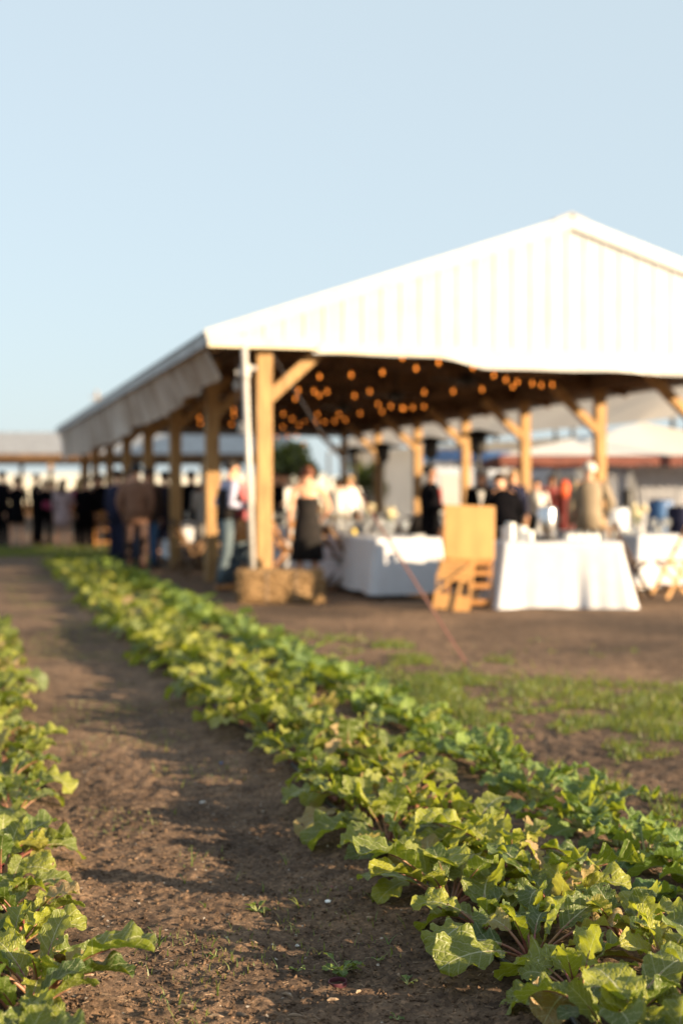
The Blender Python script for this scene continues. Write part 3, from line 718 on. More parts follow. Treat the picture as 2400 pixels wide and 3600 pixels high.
def folding_chair(pos, rz, label, group='wooden folding chairs at the tables', mat='chair_wood'):
    c = empty('folding_chair', pos, rz, label, 'chair', group); w = M[mat]   # sitter faces -Y
    mb = MB()
    for k in range(6): mb.box((0, -0.19 + k * 0.066, 0.445), (0.40, 0.058, 0.016))
    mb.build('seat', w, c)
    mb = MB(); mb.box((0, 0.255, 0.80), (0.41, 0.018, 0.13), Matrix.Rotation(R(-12), 3, 'X')); mb.box((0, 0.225, 0.62), (0.41, 0.016, 0.06), Matrix.Rotation(R(-12), 3, 'X')); mb.build('backrest', w, c)
    for sx in (-0.215, 0.215):
        mb = MB(); mb.beam((sx, -0.24, 0.0), (sx, 0.27, 0.87), 0.022, 0.045); mb.build('leg', w, c)
        mb = MB(); mb.beam((sx * 0.9, 0.27, 0.0), (sx * 0.9, -0.18, 0.45), 0.022, 0.04); mb.build('leg', w, c)
    mb = MB(); mb.box((0, 0.2, 0.14), (0.39, 0.02, 0.035)); mb.build('stretcher', w, c)
    mb = MB(); mb.box((0, -0.16, 0.15), (0.42, 0.02, 0.035)); mb.build('stretcher', w, c)
    return c
def wineglass_mesh():
    mb = MB(); mb.lathe([(0.034, 0.0), (0.033, 0.003), (0.006, 0.008), (0.0045, 0.02), (0.0045, 0.085), (0.02, 0.10), (0.036, 0.13), (0.038, 0.16), (0.031, 0.205), (0.0295, 0.205), (0.036, 0.16), (0.034, 0.13), (0.018, 0.105), (0.0, 0.10)], n=14)
    return mb.mesh('wine_glass', M['glass'], True)
def tumbler_mesh():
    mb = MB(); mb.lathe([(0.0, 0.0), (0.03, 0.0), (0.037, 0.11), (0.034, 0.11), (0.028, 0.012), (0.0, 0.012)], n=14); return mb.mesh('tumbler', M['glass'], True)
def cup_mesh():
    mb = MB(); mb.lathe([(0.0, 0.0), (0.025, 0.0), (0.028, 0.01), (0.041, 0.07), (0.039, 0.071), (0.026, 0.012), (0.0, 0.01)], n=14)
    mb.loft([(0.037, 0, 0.055), (0.062, 0, 0.052), (0.064, 0, 0.03), (0.034, 0, 0.02)], [0.004]*4, 6); return mb.mesh('cup', M['ceramic'], True)
def plate_mesh():
    mb = MB(); mb.lathe([(0.0, 0.004), (0.07, 0.004), (0.085, 0.012), (0.13, 0.02), (0.131, 0.016), (0.08, 0.0), (0.0, 0.0)], n=22); return mb.mesh('plate', M['ceramic'], True)
WG, TU, CU, PL = wineglass_mesh(), tumbler_mesh(), cup_mesh(), plate_mesh()
def bottle_mesh():
    mb = MB(); mb.lathe([(0.0, 0.0), (0.036, 0.0), (0.037, 0.19), (0.014, 0.23), (0.013, 0.30), (0.0, 0.30)], n=14); return mb.mesh('bottle', M['glass'], True)
BO = bottle_mesh()
def place(name, me, pos, label, cat, group, rz=None):
    o = link(name, me); o.location = pos; o.rotation_euler = (0, 0, random.random() * 6.28 if rz is None else rz)
    return tag(o, label, cat, group)
def scatter_table(pos, rz, lx, ly, h, n, where, small=False):
    Mx = Matrix.Rotation(rz, 3, 'Z'); z = h + 0.005
    kinds = [('wine_glass', WG, 'clear wine glass', 'glass'), ('tumbler', TU, 'clear straight tumbler', 'glass'), ('wine_glass', WG, 'clear wine glass', 'glass'), ('plate', PL, 'round white plate', 'plate')]
    cells = max(1, int(n)); used = []
    for k in range(n):
        nm, me, lab, cat = kinds[k % 4]; r0 = 0.14 if nm == 'plate' else 0.05
        for _ in range(60):
            x = (random.random() - 0.5) * (lx - 0.2); y = (random.random() - 0.5) * (ly - 0.14)
            if nm == 'plate': x = max(-lx/2 + .16, min(lx/2 - .16, x)); y = max(-ly/2 + .15, min(ly/2 - .15, y))
            if all((x - a) ** 2 + (y - b) ** 2 > (r0 + c) ** 2 for a, b, c in used): break
        else: continue
        used.append((x, y, r0)); p = Vector(pos) + Mx @ Vector((x, y, 0)); p.z = z
        place(nm, me, p, lab + ' on ' + where, cat, {'glass': 'glasses', 'plate': 'plates'}[cat] + ' on ' + where)

H = 0.74
# serving tables in front at the right, each with its own cloth
RZ_S = R(1.5)
for px, lab, lab2, sd in ((1957, 'long serving table carrying the coffee urn in front of the barn', 'sunlit white cloth on the serving table below the coffee urn', 5),):
    pos = atx(px, 16.15); table(pos, RZ_S, 1.28, 0.72, H, lab)
    cloth(pos, RZ_S, 1.30, 0.73, H, lab2, drop=0.735, flare=0.07, fold=0.07, seed=sd)
# coffee urn
u = empty('coffee_urn', atx(1921, 15.98, H + 0.004), 0, 'tall shiny steel coffee urn standing on the serving table', 'coffee urn')
mb = MB(); mb.lathe([(0.0, 0.0), (0.125, 0.0), (0.125, 0.035), (0.105, 0.045)], n=24); mb.build('base', M['black_metal'], u, True)
mb = MB(); mb.lathe([(0.105, 0.046), (0.112, 0.06), (0.112, 0.36), (0.105, 0.375), (0.06, 0.395), (0.0, 0.40)], n=32); mb.build('body', M['steel'], u, True)
mb = MB(); mb.lathe([(0.012, 0.40), (0.012, 0.42), (0.026, 0.43), (0.02, 0.45), (0.0, 0.455)], n=14); mb.build('lid_knob', M['black_metal'], u, True)
mb = MB(); mb.tube((0, -0.11, 0.09), (0, -0.16, 0.09), 0.012); mb.tube((0, -0.155, 0.11), (0, -0.155, 0.06), 0.009); mb.build('tap', M['black_metal'], u)
for sx in (-1, 1):
    mb = MB(); mb.loft([(sx*.11, 0, .30), (sx*.15, 0, .29), (sx*.15, 0, .22), (sx*.11, 0, .21)], [.008]*4, 8); mb.build('handle', M['black_metal'], u)
# cups in stacks on the left table, cups and glasses on the right table
for k, (px, d, n) in enumerate([(1775, 16.0, 3), (1797, 15.93, 4), (1820, 16.05, 2), (1842, 15.95, 3), (1865, 15.92, 2), (1788, 16.25, 4), (1828, 16.3, 3)]):
    for j in range(n):
        place('cup', CU, atx(px, d, H + 0.005 + j * 0.045), 'white china cup in the stacks left of the coffee urn', 'cup', 'stacked white cups left of the urn')
for k in range(12):
    place('cup', CU, atx(2000 + (k % 6) * 19, 15.95 + 0.2 * (k // 6), H + 0.005), 'white china cup right of the coffee urn', 'cup', 'white cups right of the urn')
for k in range(6):
    place('tumbler', TU, atx(2004 + k * 30, 16.35, H + 0.005), 'clear tumbler behind the cups right of the urn', 'glass', 'tumblers behind the white cups')
# small bag / napkin pile
# wooden board stand in front
bd = empty('board_stand', atx(1642, 15.78), R(4), 'golden wooden board on a folding wooden stand beside the serving tables', 'sign stand')
mb = MB(); mb.box((0.02, 0.0, 0.850), (0.57, 0.02, 0.60), Matrix.Rotation(R(-7), 3, 'X') @ Matrix.Rotation(R(2), 3, 'Y')); mb.build('board', M['board_wood'], bd, bevel=0.006)
for sx in (-0.23, 0.25):
    mb = MB(); mb.beam((sx, -0.10, 0), (sx + 0.02, 0.05, 1.10), 0.035, 0.03); mb.build('leg', M['chair_wood'], bd)
    mb = MB(); mb.beam((sx, 0.36, 0), (sx + 0.02, 0.06, 1.02), 0.03, 0.03); mb.build('leg', M['chair_wood'], bd)
mb = MB(); mb.beam((-0.23, -0.055, 0.52), (0.27, -0.055, 0.52), 0.04, 0.075); mb.build('ledge', M['chair_wood'], bd)
for z in (0.08, 0.26, 0.40):
    mb = MB(); mb.beam((0.0, -0.105 + z*0.13, z), (0.26, -0.105 + z*0.13, z), 0.025, 0.055); mb.build('rung', M['chair_wood'], bd)
# folded chair leaning against the stand
fc = empty('folded_chair', atx(1590, 15.45), R(-6), 'folded slatted wooden chair leaning against the board stand', 'chair')
Mt = Matrix.Rotation(R(-12), 3, 'X')
mb = MB()
for k in range(4): mb.box(Mt @ Vector((0.0 + 0.02*k, 0, 0.36 - 0.0*k + k * 0.052)), (0.36, 0.016, 0.047), Mt @ Matrix.Rotation(R(8), 3, 'Y'))
mb.build('seat', M['board_wood'], fc)
mb = MB(); mb.box(Mt @ Vector((-0.02, 0.01, 0.10)), (0.38, 0.016, 0.17), Mt @ Matrix.Rotation(R(8), 3, 'Y')); mb.build('backrest', M['board_wood'], fc)
for a, b in (((-0.2, 0.02, 0), (-0.13, 0.02, 0.60)), ((0.17, 0.02, 0), (0.24, 0.02, 0.58)), ((-0.19, -0.02, 0.20), (0.22, -0.02, 0.52)), ((0.02, -0.02, 0.0), (0.10, -0.02, 0.34))):
    mb = MB(); mb.beam(Mt @ Vector(a), Mt @ Vector(b), 0.03, 0.02, up=(0, 1, 0)); mb.build('leg', M['board_wood'], fc)

# long tables inside, along the barn
YAW = BARN_YAW
def longt(px, d, ln, where, wdt=0.78, sd=1, n=14, fl=0.03):
    c0 = atx(px, d); c = c0 + D1 * (ln / 2) + D2 * (wdt / 2)
    rz = YAW + math.pi / 2
    table(c, rz, ln, wdt - .04, H, 'long table ' + where)
    cloth(c, rz, ln, wdt - .03, H, 'white tablecloth of the long table ' + where, drop=0.66, flare=fl, fold=0.022, seed=sd)
    if n: scatter_table(c, rz, ln, wdt, H, n, 'the long table ' + where)
    return c
c1_ = longt(1318, 17.0, 4.2, 'with its shaded end beside the board stand', 0.84, 1, 26)
c2_ = longt(1010, 22.3, 5.5, 'directly behind the woman in the black dress', 0.8, 2, 22)
c3_ = longt(1180, 25.5, 5.0, 'deep in the barn centre', 0.8, 4, 16)
c4_ = longt(2240, 18.3, 2.6, 'at the right edge of the picture', 0.8, 7, 16, 0.07)
c5_ = longt(640, 25.0, 4.5, 'behind the left row of posts', 0.8, 11, 8)
place('candle', MB().lathe([(0.0, 0), (0.03, 0), (0.03, 0.07), (0.0, 0.072)]).mesh('candle', M['yellow'], True), atx(1243, 18.6, H + .005), 'yellow candle on the long table near the woman in black', 'candle', None)
for px, d, in ((1336, 18.2), (1302, 19.2)):
    place('bottle', BO, atx(px, d, H + 0.006), 'clear bottle near the lit end of the long table', 'bottle', 'clear bottles on the long table')
# flower jars on tables
M['petal'] = simple('cream_petal', (0.75, 0.68, 0.45), (0.6, 0.5, 0.3), 0.6, 30)
def flowers(pos, label, s=1.0):
    f = empty('flower_vase', pos, 0, label, 'flowers', 'flower vases on the tables')
    mb = MB(); mb.lathe([(0.0, 0), (0.045*s, 0), (0.05*s, 0.1*s), (0.04*s, 0.13*s)], n=12); mb.build('vase', M['glass'], f, True)
    mb = MB(); pet = MB()
    for k in range(14):
        a = random.random()*6.28; r = random.random()*0.11*s; z = (0.2 + random.random()*0.13)*s
        mb.tube((0, 0, 0.08*s), (r*math.cos(a), r*math.sin(a), z), 0.003, n=4); pet.ell((r*math.cos(a), r*math.sin(a), z), (0.032*s,)*2 + (0.026*s,), 7, 5)
    mb.build('stems', M['stalk_green'], f); pet.build('blossoms', M['petal'], f)
flowers(atx(1372, 20.3, H + .005), 'cream flowers in a vase right of the yellow candle')
flowers(atx(2238, 19.4, H + .005), 'cream flowers in a vase on the table at the right edge', 1.15)
flowers(atx(1296, 26.4, H + .005), 'cream flowers in a vase far back in the barn centre')
# chairs
ch = [
 (1205, 18.6, YAW + math.pi/2 + .1, 'wooden folding chair, shade put into its dark colour, by the woman in the black dress', 'wood_dark'),  # golden chair standing in shadow, the shade put into its dark wood colour
 (1165, 20.4, YAW + math.pi/2, 'golden folding chair at the long table just left of the yellow candle', 'chair_wood'),
 (1000, 22.0, YAW + math.pi/2, 'golden folding chair right of the corner post', 'chair_wood'),
 (968, 23.6, YAW + math.pi/2, 'golden folding chair half hidden by the corner post', 'chair_wood'),
 (1075, 21.6, YAW, 'golden folding chair behind the bare shouldered woman', 'chair_wood'),
 (1450, 20.5, YAW - math.pi/2, 'wooden chair under the seated person in black', 'chair_wood'),
 (2205, 17.4, R(60), 'brown folding chair turned sideways right of the serving tables', 'wood_dark'),
 (2376, 17.55, R(-75), 'golden sunlit folding chair at the right edge of the picture', 'board_wood'),
 (2225, 20.9, R(80), 'golden folding chair behind the table at the right edge', 'chair_wood'),
 (700, 21.8, YAW - math.pi/2, 'brown wooden chair between the second and third left posts', 'wood_dark'),
 (660, 23.5, YAW + math.pi/2, 'brown wooden chair beside the third left post', 'wood_dark'),
 (868, 20.4, YAW - 2.0, 'golden chair seen between the legs of the man in pink', 'board_wood'),
 (560, 27.5, YAW + math.pi/2, 'wooden chair deep behind the navy coated woman', 'chair_wood'),
 (420, 31.0, YAW + math.pi/2, 'golden chair left of the man in the brown jacket', 'chair_wood'),
 (365, 33.0, YAW, 'golden chair beside a far left post', 'chair_wood')]
for px, d, rz, lab, mt in ch: folding_chair(atx(px, d), rz, lab, mat=mt)

# hay bale: rounded block with rough straw surface, and strings
hb = empty('straw_bale', atx(985, 16.65), BARN_YAW * 0.4, 'rectangular straw bale lying at the foot of the corner post', 'straw bale')
bm = bmesh.new(); bmesh.ops.create_cube(bm, size=1); bmesh.ops.scale(bm, vec=(0.96, 0.44, 0.37), verts=bm.verts)
bmesh.ops.subdivide_edges(bm, edges=bm.edges[:], cuts=24, use_grid_fill=True)
for v in bm.verts:
    x, y, z = v.co; r = 0.11
    q = Vector((max(-.49+r, min(.49-r, x)), max(-.22+r, min(.22-r, y)), max(-.2+r, min(.2-r, z)))); d = v.co - q
    if d.length > 1e-6: v.co = q + d.normalized() * r
    v.co += v.co.normalized() * float(0.035 * vnoise(x*8 + z*9, y*8 + z*13, 8) + 0.035 * vnoise(x*40 + z*33, y*40 - z*30, 9))
    v.co.z -= 0.015 * math.exp(-((abs(x) - 0.17) / 0.015) ** 2) if z > 0.1 else 0
    v.co.z += 0.185
me = bpy.data.meshes.new('bale_body'); bm.to_mesh(me); bm.free(); me.materials.append(M['straw']); link('bale_body', me, hb)
mb = MB()
for i in range(1500):
    f = random.random(); x = (random.random()-.5)*0.98
    if f < .4: p = Vector((x, -0.225, random.random()*.35 + .01)); nrm = Vector((0, -1, 0))
    elif f < .75: p = Vector((x, (random.random()-.5)*.42, 0.375)); nrm = Vector((0, 0, 1))
    else: sg = random.choice((-1, 1)); p = Vector((sg*0.495, (random.random()-.5)*.4, random.random()*.35 + .01)); nrm = Vector((sg, 0, 0))
    d = Vector((random.gauss(0, 1), random.gauss(0, .6), random.gauss(0, .6))) + nrm * 0.25; d.normalize(); ln = random.uniform(.03, .10)
    mb.beam(p - d * ln/2, p + d * ln/2, 0.003, 0.003)
mb.build('loose_straws', M['straw'], hb)
for x in (-0.17, 0.17):
    mb = MB(); mb.loft([(x, -.235, .02), (x, -.235, .33), (x, -.2, .375), (x, .2, .375), (x, .235, .33), (x, .235, .02)], [.004]*6, 6); mb.build('twine', M['cord'], hb)
# plank wood box behind second post + crate left of pipe (orange lit boards)
# strap from ground stake towards the corner post top
st = gp(1648, 2362); tp = B(0.05, -0.12, 3.02)
rp = empty('guy_strap', st, 0, 'red webbing guy strap running from a ground stake up toward the corner post', 'guy strap')
mb = MB(); a = Vector((0, 0, 0.03)); b = tp - st; kx = 0.46
mb.beam(a, a.lerp(b, kx), 0.022, 0.004, up=(0.3, -1, 0.2)); mb.build('webbing', M['strap'], rp)
mb = MB(); mb.tube(a.lerp(b, kx), b, 0.0035, n=6); mb.build('cord', M['cord'], rp)
mb = MB(); mb.loft([(0.01, 0.0, -0.15), (0.0, 0, 0.05), (-0.02, 0.01, 0.07)], [0.006, 0.008, 0.008], 8); mb.build('stake', M['black_metal'], rp)

# ================================================================== PEOPLE
def skin_mesh(nodes, edges, name, mat, root=0, sub=2):
    me = bpy.data.meshes.new(name); bm = bmesh.new(); lay = bm.verts.layers.skin.verify()
    vs = []
    for i, (p, r) in enumerate(nodes):
        v = bm.verts.new(p); v[lay].radius = (r, r) if not isinstance(r, tuple) else r; v[lay].use_root = (i == root); vs.append(v)
    for a, b in edges: bm.edges.new((vs[a], vs[b]))
    bm.to_mesh(me); bm.free()
    o = bpy.data.objects.new('tmp', me); COL.objects.link(o)
    s = o.modifiers.new('skin', 'SKIN'); s.use_smooth_shade = True; s.branch_smoothing = 0.6
    if sub: ss = o.modifiers.new('sub', 'SUBSURF'); ss.levels = sub; ss.render_levels = sub
    dg = bpy.context.evaluated_depsgraph_get(); dg.update()
    out = bpy.data.meshes.new_from_object(o.evaluated_get(dg)); out.name = name
    bpy.data.objects.remove(o); bpy.data.meshes.remove(me)
    out.materials.clear(); out.materials.append(mat)
    return out
ARMS = {'down': ((0.235, 0.03, 1.13), (0.25, -0.05, 0.88)), 'hold': ((0.235, 0.03, 1.13), (0.17, -0.22, 1.14)),
        'hip': ((0.30, 0.05, 1.15), (0.19, -0.06, 0.99)), 'reach': ((0.24, -0.16, 1.22), (0.26, -0.42, 1.10)), 'pocket': ((0.255, 0.06, 1.13), (0.20, -0.03, 0.92)),
        'behind': ((0.22, 0.10, 1.14), (0.12, 0.15, 0.92))}
def person(px, d, Ht, head, cfg, label, group=None, place_at=None):
    """cfg: skin, hair, hairstyle, top, bottom, shoes, arms (left, right), lean, sit, kind of clothes"""
    s = Ht / 1.72; root = empty('person', atx(px, d) if place_at is None else place_at, R(head), label, 'person', group)
    lean = R(cfg.get('lean', 0)); sit = cfg.get('sit', False); pz = 0.93
    def up(p):                                       # upper-body transform: lean about the pelvis, drop if seated
        v = Vector(p) - Vector((0, 0, pz)); v = Matrix.Rotation(lean, 3, 'X') @ v; v += Vector((0, 0, pz))
        if sit: v.z -= 0.42
        return v * s
    def lo(p):
        v = Vector(p)
        return v * s
    drop = 0.42 if sit else 0
    hipz = 0.90 - drop
    st = cfg.get('stride', 0.0)
    legs = []
    for sx in (-1, 1):
        if sit: legs.append([(sx*.09, 0, hipz), (sx*.11, -.42, .50), (sx*.11, -.40, .09), (sx*.12, -.56, .035)])
        else: legs.append([(sx*.09, 0, hipz), (sx*.105, -.02 - sx*st*.5, .50), (sx*.11, .02 - sx*st, .09), (sx*.125, -.13 - sx*st, .035)])
    arms = []
    for i, sx in enumerate((-1, 1)):
        el, wr = ARMS[cfg.get('arms', ('down', 'down'))[i]]
        arms.append([(sx*.185, 0.0, 1.415), (sx*el[0], el[1], el[2]), (sx*wr[0], wr[1], wr[2])])
    N = []; E = []
    def nd(p, r, par=None):
        N.append((tuple(p), tuple(x * s for x in r) if isinstance(r, tuple) else r * s)); i = len(N) - 1
        if par is not None: E.append((par, i))
        return i
    pel = nd(up((0, 0, pz)), .125); wa = nd(up((0, -.005, 1.09)), .115, pel); che = nd(up((0, -.005, 1.27)), .14, wa)
    nb = nd(up((0, .01, 1.43)), .085, che); nk = nd(up((0, .0, 1.50)), .056, nb); jaw = nd(up((0, -.018, 1.565)), .068, nk)
    hd = nd(up((0, -.008, 1.635)), .086, jaw); tp_ = nd(up((0, 0.0, 1.675)), .07, hd)
    nose = nd(up((0, -.108, 1.605)), .012, hd)
    for sx in (-1, 1):
        nd(up((sx*.088, .01, 1.615)), .014, hd)
    for i, sx in enumerate((-1, 1)):
        sh, el, wr = arms[i]
        a = nd(up(sh), .062, che if False else nb); b = nd(up(el), .042, a); c = nd(up(wr), .027, b)
        w, e = Vector(wr), Vector(el); dr = (w - e).normalized(); side = Vector((0, 1, 0)) - dr * dr.y
        side = side.normalized() if side.length > .2 else Vector((0, 0, 1)); 
        pm = nd(up(w + dr * .075), .036, c)
        nrm = Vector((-sx, 0, 0))
        for k, (off, ln) in enumerate(((-.030, .072), (-.011, .082), (.010, .078), (.029, .060))):
            k1 = nd(up(w + dr * .115 + side * off), .0095, pm)
            nd(up(w + dr * (.115 + ln * .9) + side * off * 1.1 + nrm * .025), .008, k1)
        t1 = nd(up(w + dr * .055 - side * .045 + nrm * .012), .012, c); nd(up(w + dr * .10 - side * .06 + nrm * .03), .009, t1)
    for lg in legs:
        a = nd(lo(lg[0]), .088, pel); b = nd(lo(lg[1]), .058, a); c = nd(lo(lg[2]), .038, b); nd(lo(lg[3]), .034, c)
    sk = M[cfg.get('skin', 'skin')]
    body = link('body', skin_mesh(N, E, 'body', sk), root)
    for sx in (-1, 1):
        mb = MB(); mb.ell(up((sx*.032, -.083, 1.637)), (.012*s, .008*s, .009*s), 8, 6); mb.build('eye', M['eye'], root, True)
    # hair
    hs = cfg.get('hairstyle', 'short'); hm = M[cfg.get('hair', 'hair_brown')]
    if hs != 'bald':
        mb = MB(); vs = []; n, m = 18, 12
        for i in range(m + 1):
            for k in range(n):
                a = 2*math.pi*k/n; fr = max(0, -math.sin(a))           # front
                lim = {'short': 1.9, 'long': 2.25, 'bun': 1.95, 'fringe': 2.0}[hs] - fr * 1.05
                ph = lim * i / m; rr = 1.0 + 0.05 * math.sin(5*a + 3*ph) * math.sin(ph)
                vs.append(up((.097*rr*math.sin(ph)*math.cos(a), .006 + .106*rr*math.sin(ph)*math.sin(a), 1.636 + .104*rr*math.cos(ph))))
        mb.add(vs, [(i*n + k, (i+1)*n + k, (i+1)*n + (k+1) % n, i*n + (k+1) % n) for i in range(m) for k in range(n)])
        if hs == 'long': mb.loft([up((0, .06, 1.68)), up((0, .085, 1.60)), up((0, .095, 1.48)), up((0, .11, 1.36))], [(.06*s, .05*s), (.105*s, .06*s), (.11*s, .045*s), (.06*s, .02*s)], 14)
        if hs == 'bun': mb.ell(up((0, .10, 1.70)), (.05*s, .05*s, .045*s), 10, 8)
        mb.build('hair', hm, root, True)
    # clothing
    top, bot, kind = cfg.get('top'), cfg.get('bottom'), cfg.get('kind', 'jacket')
    def legs_tube(z_end, r0=.105, r1=.078, r2=.062):
        mb = MB(); 
        mb.loft([lo((0, 0, hipz - .07)), lo((0, 0, hipz + .02)), up((0, 0, 1.0)), up((0, 0, 1.06))], [(.13*s, .11*s), (.182*s, .128*s), (.168*s, .12*s), (.158*s, .112*s)], 20)
        for lg in legs:
            e = Vector(lg[2]) + Vector((0, 0, z_end))
            mb.loft([lo(lg[0]), lo(Vector(lg[0]).lerp(Vector(lg[1]), .5)), lo(lg[1]), lo(Vector(lg[1]).lerp(e, .5)), lo(e)], [r0*s, (r0+r1)/2*s, r1*s, (r1+r2)/2*s, r2*s], 14, xref=(1, 0, 0))
        return mb
    def torso(hem, r_hem, neck=True, w=1.0, topz=1.42):
        P = [up((0, 0, hem)), up((0, 0, 1.06)), up((0, -.005, 1.22)), up((0, 0, 1.34))]; Rr = [(r_hem*s, r_hem*.72*s), (.168*w*s, .122*w*s), (.188*w*s, .145*w*s), (.198*w*s, .135*w*s)]
        if neck: P += [up((0, .005, 1.43)), up((0, .01, 1.475))]; Rr += [(.165*w*s, .098*w*s), (.075*s, .07*s)]
        return P, Rr
    def sleeves(mb, r=.068, full=True):
        for i in range(2):
            a = [Vector(x) for x in arms[i]]
            if full: mb.loft([up(a[0] + Vector((-.03*(-1 if i == 0 else 1), 0, .005))), up(a[0]), up(a[0].lerp(a[1], .5)), up(a[1]), up(a[1].lerp(a[2], .55)), up(a[2])], [.06*s, r*s, r*.93*s, r*.82*s, r*.72*s, r*.62*s], 12)
            else: mb.loft([up(a[0]), up(a[0].lerp(a[1], .35)), up(a[0].lerp(a[1], .6))], [r*s, r*.95*s, r*.85*s], 12)
    if kind in ('jacket', 'shirt', 'vest', 'coat'):
        if bot:
            legs_tube(.0 if kind != 'coat' or True else .3).build('trousers', M[bot], root, True)
        hem, rh = {'jacket': (.80, .20), 'shirt': (.93, .172), 'vest': (.93, .172), 'coat': (.52, .225)}[kind]
        if sit: hem = max(hem, .9)
        mb = MB(); P, Rr = torso(hem, rh, True, 1.05 if kind in ('jacket', 'coat') else 1.0); mb.loft(P, Rr, 22); sleeves(mb, .072 if kind in ('jacket', 'coat') else .063)
        mb.build(kind if kind != 'vest' else 'shirt', M[top], root, True)
        if kind == 'vest':
            mb = MB(); P, Rr = torso(.92, .178, False, 1.05); mb.loft(P, Rr, 22); mb.build('waistcoat', M[cfg['extra']], root, True)
        if kind == 'jacket' and cfg.get('shirt'):
            mb = MB(); mb.add([up((-.055, -.150, 1.40)), up((.055, -.150, 1.40)), up((0, -.172, 1.10)), up((0, -.163, 1.30))], [(0, 2, 3), (3, 2, 1), (0, 3, 1)]); o = mb.build('shirt', M[cfg['shirt']], root)
            sm = o.modifiers.new('s', 'SOLIDIFY'); sm.thickness = .02
    elif kind in ('dress', 'strapless'):
        hz = cfg.get('hem', .52); w_ = cfg.get('flare', .22)
        mb = MB()
        P = [up((0, 0, hz)), up((0, 0, .75)), up((0, 0, .93)), up((0, 0, 1.08)), up((0, -.008, 1.24)), up((0, -.005, 1.31))]
        Rr = [(w_*s, w_*.8*s), (.205*s, .155*s), (.19*s, .145*s), (.145*s, .115*s), (.168*s, .145*s), (.166*s, .138*s)]
        if kind == 'dress': P += [up((0, 0, 1.42)), up((0, .01, 1.465))]; Rr += [(.165*s, .1*s), (.08*s, .07*s)]
        mb.loft(P, Rr, 24)
        if kind == 'dress': sleeves(mb, .062, cfg.get('sleeves', 'short') == 'full')
        mb.build('dress', M[top], root, True)
    if not cfg.get('barefoot'):
        for lg in legs:
            a, b = Vector(lg[2]), Vector(lg[3]); mb = MB()
            mb.loft([lo(a + Vector((0, .05, -.045))), lo(a + Vector((0, .0, -.035))), lo(a.lerp(b, .6) + Vector((0, 0, -.005))), lo(b + Vector((0, -.05, -.003))), lo(b + Vector((0, -.085, -.008)))],
                    [.03*s, (.048*s, .05*s), (.05*s, .038*s), (.047*s, .03*s), (.02*s, .015*s)], 12, xref=(1, 0, 0))
            mb.build('shoe', M[cfg.get('shoes', 'leather')], root, True)
    return root
suit = dict(top='black', bottom='black', kind='jacket', hair='hair_black')
